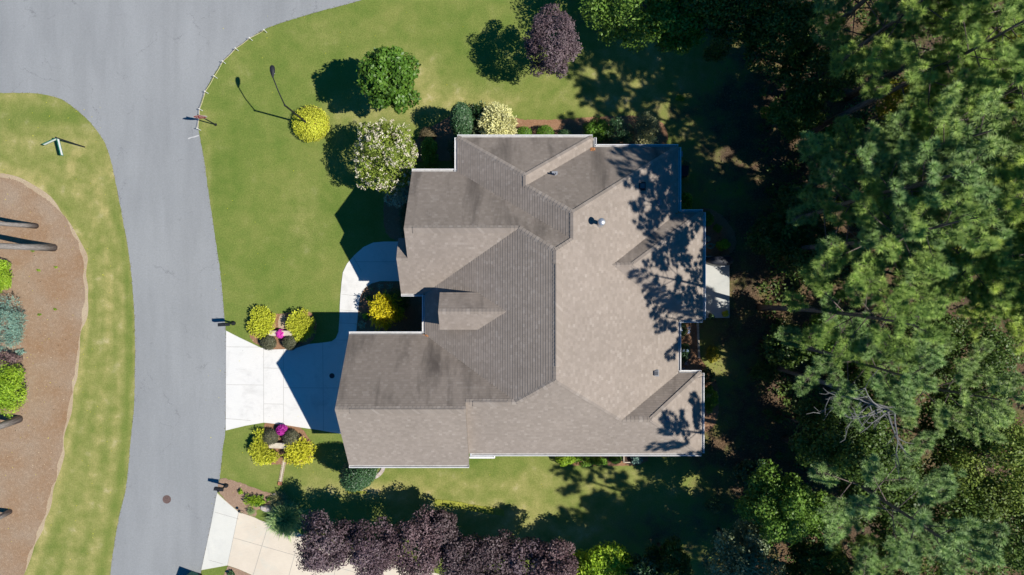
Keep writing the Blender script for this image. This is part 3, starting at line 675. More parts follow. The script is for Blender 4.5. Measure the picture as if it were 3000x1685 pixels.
# windows, doors
def window(x, v, z, wd, ht, ax):
    c = P3(x, v, z * 48); o = Vector((ax[0], -ax[1], 0)); rz = math.atan2(o.y, o.x)
    mb = MB(); mb.box(c + o * 0.03, (0.06, wd, ht), rz); f = mb.build('window', m_white, house)
    mb = MB(); 
    for s_ in (-1, 1):
        sd = Vector((-o.y, o.x, 0)) * s_ * wd / 4; mb.box(c + o * 0.065 + sd, (0.012, wd / 2 - 0.12, ht - 0.16), rz)
    mb.build('pane', m_glass, f)
    mb = MB(); mb.box(c + o * 0.06 - Vector((0, 0, ht / 2 + 0.03)), (0.14, wd + 0.12, 0.06), rz); mb.build('sill', m_white, f)
for x in (-60, 130): window(x, -374, 1.8, 1.4, 1.6, (0, -1))
for x in (280, 370): window(x, -349, 1.8, 1.2, 1.6, (0, -1))
window(416.5, -290, 1.8, 1.5, 1.6, (1, 0)); window(480.5, -120, 1.8, 1.5, 1.6, (1, 0)); window(416.5, 160, 1.8, 1.6, 1.8, (1, 0)); window(477, 330, 1.8, 1.5, 1.6, (1, 0))
for x in (60, 200, 340, 440): window(x, 415, 1.8, 1.2, 1.5, (0, 1))
window(-300, 445.8, 1.9, 1.0, 1.2, (0, 1)); window(-245, -230, 1.9, 1.6, 1.7, (-1, 0)); window(-210, 70, 1.9, 1.6, 1.7, (-1, 0)); window(-100, -285, 1.8, 1.0, 1.5, (0, -1))
def door(x, v, wd, ht, ax, name, mat, panels):
    c = P3(x, v, ht * 24); o = Vector((ax[0], -ax[1], 0)); rz = math.atan2(o.y, o.x)
    mb = MB(); mb.box(c + o * 0.02, (0.06, wd, ht), rz)
    for i in range(panels):
        zc = ht * (i + 0.5) / panels; mb.box(Vector((c.x, c.y, zc)) + o * 0.055, (0.02, wd * 0.94, ht / panels - 0.08), rz)
    d = mb.build(name, mat, house); mb = MB(); mb.box(Vector((c.x, c.y, 1.0)) + o * 0.09 + Vector((-o.y, o.x, 0)) * wd * 0.4, (0.05, 0.05, 0.14), rz); mb.build('handle', m_black, d)
door(-408, 205, 2.6, 2.3, (-1, 0), 'garage_door', m_white, 4); door(-408, 375, 2.6, 2.3, (-1, 0), 'garage_door', m_white, 4)
door(-272, -55, 1.0, 2.2, (-1, 0), 'front_door', m_bark4, 3); door(480.5, -20, 1.6, 2.1, (1, 0), 'patio_door', m_white, 2)
# bump out on the south side with small pitched metal top
mb = MB(); mb.prism(xy([(-108, 414), (-50, 414), (-50, 452), (-108, 452)]), 0, 3.3); bump_ = mb.build('bay', m_siding, house)
mb = MB(); a, b, c, d = P3(-113, 424, 3.62 * 48), P3(-48, 424, 3.62 * 48), P3(-48, 455, 3.4 * 48), P3(-113, 455, 3.4 * 48)
mb.add([a, b, c, d] + [v - Vector((0, 0, .06)) for v in (a, b, c, d)], [(3, 2, 1, 0), (4, 5, 6, 7), (0, 1, 5, 4), (1, 2, 6, 5), (2, 3, 7, 6), (3, 0, 4, 7)])
for i in range(5):
    t = (i + .5) / 5; mb.tube([a.lerp(b, t) + Vector((0, 0, .01)), d.lerp(c, t) + Vector((0, 0, .01))], .012, 5)
mb.build('bay_roof', m_greymet, bump_)
mb = MB(); mb.box(P3(-80.5, 457, 3.4 * 48), (1.42, 0.09, 0.12)); mb.box(P3(-47, 440, 3.46 * 48), (0.07, 0.72, 0.1)); mb.build('trim', m_white, bump_)

# roof vents and pipes
def roofpt(pn, px, py):
    """photo pixel -> point on the plane"""
    z = 5.5
    for _ in range(30):
        g = G(px, py, z); z = PL[pn](g.x / S, -g.y / S) * S
    return G(px, py, z)
def plumb(pn, px, py, h, r, mat, name='plumbing_vent'):
    b = roofpt(pn, px, py); mb = MB(); mb.lathe(b, [(r * 2.2, -0.05), (r * 2.0, 0.02), (r * 1.3, 0.08), (r, 0.1), (r, h), (r * .8, h), (r * .8, h - .05)], 12)
    mb.box(b + Vector((0, 0, 0.012)), (r * 6, r * 7, 0.02)); return mb.build(name, mat, roof)
plumb('N1', 1625, 512, 0.42, 0.05, m_greypipe); plumb('E', 1928, 592, 0.4, 0.05, m_greypipe); plumb('SEe', 1953, 1228, 0.35, 0.045, m_greypipe)
b = roofpt('E', 1756, 655); mb = MB(); mb.lathe(b, [(0.24, -0.08), (0.2, 0.05), (0.11, 0.14), (0.1, 0.75), (0.1, 0.8)], 18)
fl = mb.build('flue_pipe', m_metal, roof, smooth=True)
mb = MB(); mb.lathe(b, [(0.18, 0.78), (0.19, 0.8), (0.19, 0.9), (0.17, 0.93), (0.1, 0.97), (0.03, 0.99)], 18); mb.build('flue_cap', m_metal, fl)
def bvent(pn, px, py, d, mat, cover):
    b = roofpt(pn, px, py); mb = MB(); mb.box(b + Vector((0, 0, 0.03)), (d * 1.35, d * 1.5, 0.02), rx=0)
    mb.box(b + Vector((0, 0, 0.12)), (d, d * 1.1, 0.16), taper=0.9); o = mb.build('box_vent', mat, roof, bevel=0.01)
    m2 = MB()
    for i in range(5): m2.box(b + Vector(((i - 2) * d * 0.16, 0, 0.206)), (d * 0.07, d * 0.8, 0.012))
    m2.build('grille', cover, o)
bvent('E', 1921, 1093, 0.24, m_greypipe, m_black); bvent('E', 1880, 546, 0.3, m_black, m_greypipe)

# ------------------------------------------------------------------ plants
def leaves(P, N, ln, wd, rng, droop=0.15):
    n = len(P); N = N / (np.linalg.norm(N, axis=1, keepdims=True) + 1e-9)
    r = rng.normal(size=(n, 3)); t = np.cross(N, r); t /= (np.linalg.norm(t, axis=1, keepdims=True) + 1e-9); b = np.cross(N, t)
    ln = ln * rng.uniform(0.65, 1.3, (n, 1)); wd = wd * rng.uniform(0.7, 1.25, (n, 1))
    V = np.stack([P - t * ln / 2, P - b * wd / 2 + N * ln * droop, P + t * ln / 2, P + b * wd / 2 + N * ln * droop], 1).reshape(-1, 3)
    F = np.arange(4 * n).reshape(n, 4); return V, F
def unit(rng, n):
    d = rng.normal(size=(n, 3)); return d / np.linalg.norm(d, axis=1, keepdims=True)
def blob_leaves(rng, blobs, n, ln, wd, up=0.5, rnd_=0.55, shell=0.35, crownc=None):
    """blobs: rows cx cy cz rx ry rz"""
    B = np.array(blobs, float); area = (B[:, 3] * B[:, 4] + B[:, 3] * B[:, 5] + B[:, 4] * B[:, 5]); idx = rng.choice(len(B), n, p=area / area.sum())
    d = unit(rng, n); rad = 1 - shell * rng.random(n) ** 1.3
    bt = rng.uniform(0.86, 1.14, n)
    P = B[idx, :3] + d * B[idx, 3:6] * (rad * bt)[:, None]
    N = d * 0.8 + np.array([0, 0, up]) + rng.normal(size=(n, 3)) * rnd_
    tone = rng.random(len(B))[idx] * 0.4 + rng.random(n) * 0.6
    V, F = leaves(P, N, ln, wd, rng); return V, F, tone
def clumps(rng, R, Rz, cz, k, cr, low=-0.5, sy=1.0, tilt=None):
    out = [(0, 0, cz, R * 0.72, R * 0.72 * sy, Rz * 0.72)]
    for i in range(k):
        z = rng.uniform(low, 1); a = i * 2.399963 + rng.normal() * 0.3; s = math.sqrt(max(0, 1 - z * z)); f = rng.uniform(0.62, 0.86)
        r = cr * rng.uniform(0.65, 1.25); out.append((math.cos(a) * s * R * f, math.sin(a) * s * R * f * sy, cz + z * Rz * f, r, r * rng.uniform(.85, 1.15), r * 0.85))
    return out
def cat_mesh(name, parts, mats):
    V = []; F = []; T = []; I = []; o = 0
    for k, (v, f, t) in enumerate(parts):
        V.append(v); F.append(f + o); T.append(t); I.append(np.full(len(f), k)); o += len(v)
    return npmesh(name, np.concatenate(V), np.concatenate(F), None, np.concatenate(T), mats, np.concatenate(I))
def trunk_mb(h, r, seed, lean=(0, 0), branches=5, spread=1.0, n=9):
    rr = random.Random(seed); mb = MB(); pts = []
    for i in range(7):
        t = i / 6; pts.append((lean[0] * t + rr.gauss(0, .03) * h * .15 * t, lean[1] * t + rr.gauss(0, .03) * h * .15 * t, h * t))
    mb.tube(pts, [r * (1.25 if i == 0 else 1 - .72 * i / 6) for i in range(7)], n)
    for b in range(branches):
        i = rr.randint(2, 5); p = Vector(pts[i]); a = rr.random() * 6.28; ln = spread * rr.uniform(.6, 1)
        e = p + Vector((math.cos(a) * ln, math.sin(a) * ln, ln * rr.uniform(.5, 1))); m_ = p.lerp(e, .5) + Vector((0, 0, -.05 * ln))
        mb.tube([p, m_, e], [r * .4, r * .25, r * .08], 6)
    return mb
meshcache = {}
def crown_mesh(key, mats, kind_, R, Rz, cz, n, ln, wd, k, cr, seed, sy=1.0, flowers=None, low=-.5, up=.5, shell=.35, rnd_=.55):
    rng = np.random.default_rng(seed); bl = clumps(rng, R, Rz, cz, k, cr, low, sy)
    V, F, T = blob_leaves(rng, bl, n, ln, wd, up, rnd_, shell)
    return npmesh('crown', V, F, mats, T), bl, rng
def tree(name, px, py, zc, rpx, h, leaf, label, cat='tree', group=None, n=7000, ln=.17, wd=.11, k=26, cr=.42, Rz=None, seed=1, sy=1.0, tr=.1, bark=None, flowers=0, low=-.5, base=None, tilt=0.0, shell=.35, up=.5, gap=0.9):
    """px,py: photo pixel of the crown's middle (height zc)"""
    c = G(px, py, zc); R = rpx * S * (1 - zc / H); Rz = Rz or (h - zc); loc = (c.x, c.y, 0)
    t = empty(name, loc, label, cat, group)
    me, bl, rng = crown_mesh(name, L[leaf], None, R, Rz, zc, n, ln, wd, k, cr * R, seed, sy, low=low, up=up, shell=shell)
    link('crown', me, t)
    if flowers:
        B = np.array(bl[1:]); m_ = flowers * 9; ci = rng.integers(0, len(B), flowers); d = unit(rng, flowers); d[:, 2] = np.abs(d[:, 2]) * .9 + .1
        fc = B[ci, :3] + d * B[ci, 3:6] * 1.04; P = np.repeat(fc, 9, 0) + rng.normal(size=(m_, 3)) * .045
        V, F = leaves(P, rng.normal(size=(m_, 3)) + [0, 0, .8], .075, .06, rng); link('flowers', npmesh('flowers', V, F, L['white'], rng.random(m_)), t)
    mb = trunk_mb(zc, tr, seed, branches=6, spread=R * .7); mb.build('trunk', bark or m_bark2, t, smooth=True)
    return t
def shrub(name, px, py, h, rx, ry, leaf, label, cat='shrub', group=None, n=2500, ln=.09, wd=.055, k=14, cr=.42, seed=1, ball=False, zf=.5, up=.45, spiky=0.0, z0=0.0, rnd_=.5):
    zc = z0 + h * zf; c = G(px, py, zc); s_ = S * (1 - zc / H); RX = rx * s_; RY = ry * s_; Rz = h * (1 - zf) if not ball else h * .55
    rng = np.random.default_rng(seed)
    if ball: bl = [(0, 0, zc, RX, RY, Rz)]; sh = .12
    else:
        bl = [(0, 0, zc, RX * .75, RY * .75, Rz * .75)]; sh = .3
        for (x, y, z, a, b_, c_) in clumps(rng, 1, 1, 0, k, cr, -.3)[1:]:
            bl.append((x * RX, y * RY, zc + z * Rz, a * RX, b_ * RY, c_ * Rz * 1.1))
    if spiky:
        # short upright shoots all over the surface
        m_ = int(n / 7); B = np.array(bl); ci = rng.integers(0, len(B), m_); d = unit(rng, m_); d[:, 2] = np.abs(d[:, 2])
        tipo = B[ci, :3] + d * B[ci, 3:6] * .9; axis = d + np.array([0, 0, .35]) + rng.normal(size=(m_, 3)) * .35; axis /= np.linalg.norm(axis, axis=1, keepdims=True)
        P = []; N = []; T = []
        per = 7; tt = rng.random(m_)
        s = (np.arange(per) / (per - 1))[None, :, None]; P = tipo[:, None, :] + axis[:, None, :] * s * spiky
        P = (P + rng.normal(size=P.shape) * .012).reshape(-1, 3)
        AX = np.repeat(axis, per, 0); side = np.cross(AX, rng.normal(size=AX.shape)); side /= np.linalg.norm(side, axis=1, keepdims=True)
        dirn = AX * .8 + side * .6; dirn /= np.linalg.norm(dirn, axis=1, keepdims=True)
        wv = np.cross(dirn, rng.normal(size=dirn.shape)); wv /= np.linalg.norm(wv, axis=1, keepdims=True)
        l_ = ln * rng.uniform(.7, 1.2, (len(P), 1)); w2 = wd / 2
        V = np.stack([P, P + dirn * l_ * .5 - wv * w2, P + dirn * l_, P + dirn * l_ * .5 + wv * w2], 1).reshape(-1, 3)
        F = np.arange(len(V)).reshape(-1, 4); T = np.repeat(tt, per) * .5 + rng.random(len(P)) * .5
        V2, F2, T2_ = blob_leaves(rng, bl, n // 2, ln, wd, up, rnd_, .45)
        V = np.concatenate([V, V2]); F = np.concatenate([F, F2 + len(V) - len(V2)]); T = np.concatenate([T, T2_ * .75])
    else:
        V, F, T = blob_leaves(rng, bl, n, ln, wd, up, rnd_, sh)
        if ball:
            V2, F2, T2_ = blob_leaves(rng, [(0, 0, zc, RX * .9, RY * .9, Rz * .9)], n // 3, ln * 1.3, wd * 1.3, up, .4, .1)
            F = np.concatenate([F, F2 + len(V)]); V = np.concatenate([V, V2]); T = np.concatenate([T, T2_ * .4])
    V[:, 2] = np.maximum(V[:, 2], z0 + 0.01)
    o = link(name, npmesh(name, V, F, L[leaf], T), None, (c.x, c.y, 0))
    return tag(o, label, cat, group)

# pines -------------------------------------------------------------
def pine_meshes(seed, h, lmax, start, nb, leaf, lean=(0, 0)):
    rng = np.random.default_rng(seed); rr = random.Random(seed)
    mb = MB(); pts = [Vector((lean[0] * t * t + math.sin(t * 5 + seed) * .12, lean[1] * t * t + math.cos(t * 4 + seed) * .12, h * t)) for t in [i / 9 for i in range(10)]]
    mb.tube(pts, [.2 * (1.2 if i == 0 else 1 - .85 * i / 9) for i in range(10)], 9)
    br = MB(); tips = []; tdir = []
    def tp(z):
        t = z / h * 9; i = min(8, int(t)); return pts[i].lerp(pts[i + 1], t - i)
    for i in range(nb):
        f = (i + .5) / nb; z = h * (start + (1 - start) * f ** .85) - .15; a = i * 2.399963 + rr.gauss(0, .25)
        ln = lmax * ((1 - f) ** .55 * .85 + .22) * rr.uniform(.65, 1.12)
        if f < .12: ln *= rr.uniform(.5, 1.0)
        el = math.radians(2 + 48 * f + rr.gauss(0, 7)); p = tp(z); d = Vector((math.cos(a) * math.cos(el), math.sin(a) * math.cos(el), math.sin(el)))
        m1 = p + d * ln * .5 + Vector((0, 0, -.04 * ln)); e = p + d * ln + Vector((0, 0, .06 * ln))
        br.tube([p, m1, e], [.036 * (1.2 - f), .022, .01], 5)
        nt_ = max(4, int(ln * 5.6)); side = d.cross(Vector((0, 0, 1))).normalized()
        for j in range(nt_):
            t = .42 + .58 * (j + .5) / nt_; q = p.lerp(m1, t * 2) if t < .5 else m1.lerp(e, t * 2 - 1); sgn = 1 if j % 2 else -1
            l2 = rr.uniform(.28, .62) * (1.15 - t * .6) * min(1.3, ln / 2.2 + .3); dd = (d * .7 + side * sgn * rr.uniform(.5, 1.1) + Vector((0, 0, rr.uniform(.05, .5)))).normalized(); qe = q + dd * l2
            br.tube([q, qe], [.014, .007], 4, False)
            for s_ in ((.5, 1.0) if l2 > .5 else (1.0,)):
                tips.append(q + dd * l2 * s_); tdir.append(dd)
        tips.append(e); tdir.append(d)
    tips.append(pts[-1] + Vector((0, 0, .1))); tdir.append(Vector((0, 0, 1)))
    Tp = np.array([tuple(t) for t in tips]); Td = np.array([tuple(t) for t in tdir]); m_ = len(Tp); per = 110
    Tp = Tp + rng.normal(size=Tp.shape) * .05
    D = rng.normal(size=(m_, per, 3)); D[:, :, 2] += .35; D = D / np.linalg.norm(D, axis=2, keepdims=True) + Td[:, None, :] * .3; D /= np.linalg.norm(D, axis=2, keepdims=True); D = D.reshape(-1, 3)
    P = np.repeat(Tp, per, 0) - np.repeat(Td, per, 0) * rng.uniform(0, .12, (m_ * per, 1))
    wv = np.cross(D, rng.normal(size=D.shape) * .2 + [0, 0, 1]); wv /= np.linalg.norm(wv, axis=1, keepdims=True); l_ = rng.uniform(.2, .3, (len(P), 1))
    V = np.stack([P - wv * .0115, P + wv * .0115, P + D * l_], 1).reshape(-1, 3); F = np.arange(len(V)).reshape(-1, 3)
    T = np.repeat(rng.random(m_) * .75, per) + rng.random(len(P)) * .25
    crown = npmesh('crown', V, F, L[leaf], T)
    def tomesh(b, nm):
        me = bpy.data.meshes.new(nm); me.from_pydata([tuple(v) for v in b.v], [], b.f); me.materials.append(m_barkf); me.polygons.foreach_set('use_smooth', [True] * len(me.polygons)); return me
    return tomesh(mb, 'trunk'), tomesh(br, 'branches'), crown
pine_kinds = [pine_meshes(21, 18.5, 3.6, .46, 58, 'pine', (.5, .2)), pine_meshes(22, 19.0, 4.1, .48, 60, 'pine', (-.4, .4)), pine_meshes(23, 18.0, 3.5, .42, 56, 'pine', (.3, -.5)),
              pine_meshes(24, 16.0, 3.8, .40, 42, 'pine2', (-.4, -.3)), pine_meshes(25, 8.5, 2.2, .3, 30, 'pine', (.2, 0)), pine_meshes(26, 18.5, 3.5, .5, 24, 'pine', (.3, .3)), pine_meshes(27, 17.5, 3.8, .44, 22, 'pine2', (-.3, .2))]
def pine(px, py, kind_, rz, sc_, label, group='tall pines of the wood behind the house', sxy=1.0, tiltx=0, tilty=0):
    g = G(px, py); t = empty('pine_tree', (g.x, g.y, 0), label, 'pine tree', group); t.rotation_euler = (tiltx, tilty, rz); t.scale = (sc_ * sxy, sc_ * sxy, sc_)
    for nm, me in zip(('trunk', 'branches', 'crown'), pine_kinds[kind_]): link(nm, me, t)
    return t
# base pixel of each pine (plan), the crown then leans outward in the photo
PINES = [
 (2300, 285, 5, 0.3, 1.0, 'pine at the top of the wood spreading over the dark tree by the back lawn'),
 (2430, 485, 5, 1.2, .98, 'pine nearest the top right lawn corner, its crown above the middle of the wood edge'),
 (2370, 395, 5, 2.4, 1.0, 'dark lower pine leaning toward the back lawn beside the upper house corner'),
 (2485, 290, 2, 4.0, 1.06, 'bright crowned pine in the upper right of the wood'),
 (2310, 640, 6, 0.9, .97, 'pine opposite the rear bump of the roof, on the wood edge'),
 (2245, 665, 6, 5.1, 1.0, 'short dark pine with blue green tufts facing the rear roof corner'),
 (2460, 700, 0, 2.0, .98, 'big pine in the middle of the wood, right of the patio'),
 (2570, 600, 5, 3.3, 1.0, 'pine by the right edge of the photo level with the top of the patio'),
 (2355, 735, 6, 5.2, .90, 'pine straight across from the patio'),
 (2500, 780, 2, 1.0, .98, 'pine behind the patio, deep in the wood below the middle'),
 (2230, 900, 5, 2.8, .9, 'small dark pine beside the foot of the patio'),
 (2640, 770, 0, 4.4, .98, 'pine cut by the right edge of the photo at mid height'),
 (2450, 1070, 6, 0.1, .82, 'pine whose lit crown ends just above the bare dead tree'),
 (2650, 850, 2, 2.2, .88, 'lowest of the tall pines along the right edge'),
 (2295, 185, 6, 1.7, .95, 'pine nearest the house side at the top, its low boughs over the shaded lawn'),
 (2300, 572, 6, 3.9, 1.0, 'pine whose low boughs reach furthest left toward the upper rear roof corner'),
 (2300, 1290, 6, 1.9, .95, 'tall thin pine rising behind the lower rear roof corner'),
 (2262, 745, 5, 1.4, .97, 'pine between the patio and the bright pine stand'),
 (2250, 1000, 6, 2.9, .86, 'tall pine opposite the lower rear recess of the roof'),
 (2620, 445, 3, 1.1, 1.0, 'pine at the right edge below the yellowing tree'),
 (2430, 40, 0, 1.1, .97, 'pine whose crown runs out of the photo at the top, right of the dark trees'),
 (2350, 150, 3, 3.1, .95, 'pine touching the top edge of the photo, left of the bright crowned one'),
 (2500, 140, 0, 5.9, .97, 'pine reaching over the top right part of the wood'),
 (2380, 1560, 4, 0.0, 1.0, 'young pale green pine at the bottom edge of the wood'),
]
for a in PINES: pine(*a)
# pines beyond the frame whose shade falls on the yard
for px, py, k, rz, s_, lab in [(2300, 1560, 6, .8, 1.0, 'grey pine trunk slanting out at the bottom edge, right of the pale green broadleaf tree'),
                              (2450, 1700, 0, 2.0, 1.0, 'tall pine standing just below the frame beside the wood'), (2260, -60, 5, 3.0, .98, 'tall pine standing just above the frame beside the wood'),
                              (2330, 1745, 5, .8, 1.05, 'pine below the frame nearest to the neighbour shrubs')]:
    pine(px, py, k, rz, s_, lab)
# island pines: trunks in view
for px, py, k, rz, s_, tx, ty, lab in [(103, 660, 0, 1.0, .72, .03, .03, 'upper and thinner of two grey pine trunks on the mulch island'), (158, 720, 1, 2.2, 1.0, .05, .03, 'thick grey pine trunk with furrowed bark, nearest to the road on the mulch island'),
                                       (62, 1224, 2, .4, 1.0, .12, .05, 'leaning pine trunk below the lime green shrub on the mulch island'), (33, 1500, 3, .2, .7, .1, 0, 'thin dark brown trunk low on the mulch island')]:
    t = pine(px, py, k, rz, s_, lab, 'pine trunks on the mulch island'); t.rotation_mode = 'XYZ'; t.rotation_euler = (tx, -ty, 0)
    for ch in t.children:
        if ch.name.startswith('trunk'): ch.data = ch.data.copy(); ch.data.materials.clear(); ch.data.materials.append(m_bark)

# single trees of the lawn
tree('shade_tree', 1143, 236, 4.3, 90, 6.4, 'tree', 'round bright green tree alone on the front lawn', n=9500, ln=.20, wd=.13, k=46, cr=.26, sy=1.08, seed=31, tr=.12, group=None)
tree('flowering_tree', 1131, 458, 3.1, 106, 5.0, 'myrtle', 'green tree full of white flower clusters beside the front wing', n=12500, ln=.13, wd=.075, k=60, cr=.22, sy=1.1, seed=32, flowers=620)
tree('purple_tree', 1619, 132, 3.7, 79, 6.3, 'purple', 'single purple leaved tree standing alone on the upper lawn', n=13000, ln=.13, wd=.06, k=52, cr=.24, sy=1.38, seed=33, up=.9)
for i, (px, py, r, zc, h, lab) in enumerate([(956, 1590, 86, 3.6, 5.3, 'leftmost purple tree of the row, its crown over the neighbour driveway joints'), (1090, 1604, 78, 3.5, 5.0, 'second purple tree from the left in the bottom row'),
        (1215, 1598, 88, 3.3, 4.8, 'third purple tree from the left in the bottom row'), (1285, 1562, 56, 2.7, 3.9, 'small reddish purple crown jutting toward the sod strip'), (1350, 1636, 78, 3.0, 4.4, 'purple tree just right of the small jutting crown, middle of the row'),
        (1445, 1645, 82, 3.0, 4.4, 'third purple tree from the right end of the bottom row'), (1545, 1660, 78, 3.2, 4.7, 'second purple tree from the right end of the bottom row'), (1630, 1662, 72, 3.7, 5.3, 'rightmost purple tree of the bottom row, next to the bright green bush')]):
    tree('purple_tree', px, py, zc, r, h, 'purple', lab, group='row of purple trees along the neighbour driveway', n=9000, ln=.15, wd=.08, k=30, cr=.34, seed=40 + i, sy=1.08, shell=.4, up=.4)
# broadleaf trees of the wood
BT = [(1848, -8, 4.2, 150, 6.2, 'forest2', 'bright green broadleaf tree at the top edge beside the purple tree', 9000),
 (1985, 70, 4.0, 90, 6, 'tree', 'green broadleaf tree touching the right side of the bright top tree', 5000),
 (2175, 15, 4.6, 115, 6.8, 'forest', 'dark broadleaf tree at the top edge of the wood', 8000), (2060, -40, 5.0, 130, 7.5, 'forest', 'dark tree at the top edge between bright tree and wood', 6000),
 (2275, 1475, 6.0, 105, 8.5, 'forest2', 'bright green broadleaf tree in the lower wood beside the shaded lawn', 8500), (2390, 1500, 5.0, 70, 7, 'forest2', 'small bright green tree right beside the bigger one in the lower wood', 4000),
 (2180, 1640, 4.6, 110, 7, 'pale', 'pale grey green broadleaf tree in the bottom right corner of the yard', 8000), (1768, 1688, 2.9, 105, 4.3, 'spring', 'big bright green bush at the bottom edge right of the purple row', 10000),
 (1885, 1705, 3.0, 80, 4.8, 'holly', 'dark glossy bush beside the big bright green bush at the bottom', 6000), (1960, 1650, 2.8, 65, 4.2, 'forest', 'dark shaded bush near the bottom edge right of the glossy bush', 4000),
 (2960, 190, 6.5, 120, 10, 'yellowtree', 'yellowing broadleaf tree at the upper right edge of the photo', 7000), (2650, 305, 4.0, 80, 6.0, 'yellowtree', 'small yellow green understory tree seen in a gap between pines', 3500),
 (2760, 800, 4.5, 80, 6.5, 'forest2', 'light green understory tree showing between pines', 4000), (2830, 690, 4.2, 60, 6.0, 'yellowtree', 'yellow speckled understory tree in a dark gap of the wood', 2500),
 (2900, 1340, 6.5, 150, 10, 'cedar', 'yellow green cedar with drooping sprays at the right edge', 9000), (2790, 1230, 6.0, 100, 8.5, 'forest', 'dark tree left of the yellow green cedar, behind the dead tree', 6000),
 (2560, 1150, 5.5, 95, 8, 'forest', 'dark broadleaf tree above the bare dead tree', 7000), (2440, 1265, 4.6, 90, 7, 'forest', 'dark broadleaf tree on the wood edge across from the lower roof corner', 6000),
 (2440, 990, 4.6, 85, 7, 'forest2', 'green leaning broadleaf tree right of the small dark pine', 5000), (2600, 1440, 5.5, 125, 8, 'forest', 'dark leafy tree in the middle of the lower wood', 7000),
 (2770, 1480, 6.0, 120, 9, 'forest', 'olive green tree in the lower right wood', 6000), (2930, 1560, 6.5, 120, 9.5, 'forest', 'dark tree in the bottom right corner of the photo', 6000),
 (2700, 1640, 6.0, 130, 9, 'forest', 'dark green tree on the bottom edge right of the young pine', 7000), (2400, 1680, 5.0, 100, 7.5, 'forest', 'dark broadleaf tree on the bottom edge left of the young pine', 6000),
 (2450, 425, 4.0, 70, 6.2, 'forest2', 'leafy understory tree under the pines near the upper wood edge', 4500), (2380, 760, 4.0, 100, 6.2, 'forest', 'shaded understory tree below the pines across from the patio', 5000),
 (2560, 560, 4.0, 110, 6, 'forest', 'dark understory tree hidden among pines in the upper wood', 5000), (2450, 1290, 7.5, 120, 11.5, 'forest', 'dark tree under the bare branches of the dead tree', 9000), (2300, 1015, 3.6, 62, 5.6, 'forest', 'shaded leafy tree below and right of the patio', 4500), (2440, 1040, 3.6, 70, 5.6, 'forest', 'shaded leafy tree right of the sunlit lawn patch below the patio', 4500), (2335, 605, 3.4, 70, 5.4, 'forest', 'dark leafy tree by the wood edge facing the upper rear roof corner', 4000), (2270, 700, 3.2, 70, 5.0, 'forest', 'dark leafy tree in the wood straight right of the covered grill', 4000), (2560, 1370, 6.0, 110, 9, 'forest', 'dark tree just below the dead tree', 6500), (2840, 1060, 5.0, 130, 7.5, 'forest', 'understory tree beneath the pines at the lower right edge', 5000),
 (2700, 1010, 4.5, 110, 7, 'forest', 'understory tree in the middle of the pine stand', 5000), (2960, 450, 5.0, 120, 8, 'forest', 'dark tree below the yellowing tree at the right edge', 5000), (2210, 1400, 3.0, 55, 4.5, 'holly', 'small dark tree on the shaded lawn edge left of the bright lower tree', 3500),
 (2290, 95, 4.6, 110, 7, 'forest', 'dark broadleaf tree in the gap right of the top edge trees', 7000),
 (2400, 210, 4.6, 100, 7, 'forest', 'shaded tree under the first tall pines at the upper left of the wood', 6000), (2330, 330, 3.6, 80, 5.5, 'forest', 'dark leafy tree on the wood edge beside the upper shaded lawn', 4500),
 (2800, 330, 5.0, 110, 7, 'forest', 'shaded broadleaf tree under the bright crowned pine', 4500)]
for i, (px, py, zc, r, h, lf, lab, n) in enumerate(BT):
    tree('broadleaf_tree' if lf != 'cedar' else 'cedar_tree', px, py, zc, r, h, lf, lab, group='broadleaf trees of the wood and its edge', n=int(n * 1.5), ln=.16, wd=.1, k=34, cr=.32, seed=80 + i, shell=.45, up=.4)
# dead tree
g = G(2270, 1075); t = empty('dead_tree', (g.x, g.y, 0), 'bare dead tree with pale branches among the dark trees of the lower wood', 'tree')
rr = random.Random(9); mb = MB(); top = Vector((.6, -.6, 12.0)); mb.tube([(0, 0, 0), (.2, -.1, 6), top], [.16, .12, .04], 8); mb.build('trunk', m_bark3, t, smooth=True)
mb = MB()
for i in range(17):
    f = rr.uniform(.72, 1.0); p = Vector((0, 0, 0)).lerp(top, f); a = math.radians(rr.choice([190, 175, 160, 230, 250, 205, 270, 20, 330, 140]) + rr.gauss(0, 10)); ln = rr.uniform(1.0, 2.3)
    pts = [p]; d = Vector((math.cos(a), math.sin(a), .12))
    for j in range(5):
        d = (d + Vector((rr.gauss(0, .18), rr.gauss(0, .18), rr.gauss(0, .08)))).normalized(); pts.append(pts[-1] + d * ln / 5)
        if j > 0:
            d2 = (d + Vector((rr.gauss(0, .7), rr.gauss(0, .7), rr.gauss(0, .2)))).normalized(); q = pts[-1]; mb.tube([q, q + d2 * ln * .22, q + d2 * ln * .36 + Vector((rr.gauss(0, .1), rr.gauss(0, .1), 0))], [.022, .015, .008], 4, False)
    mb.tube(pts, [.045, .038, .032, .026, .02, .01], 5)
mb.build('branches', m_bark3, t)

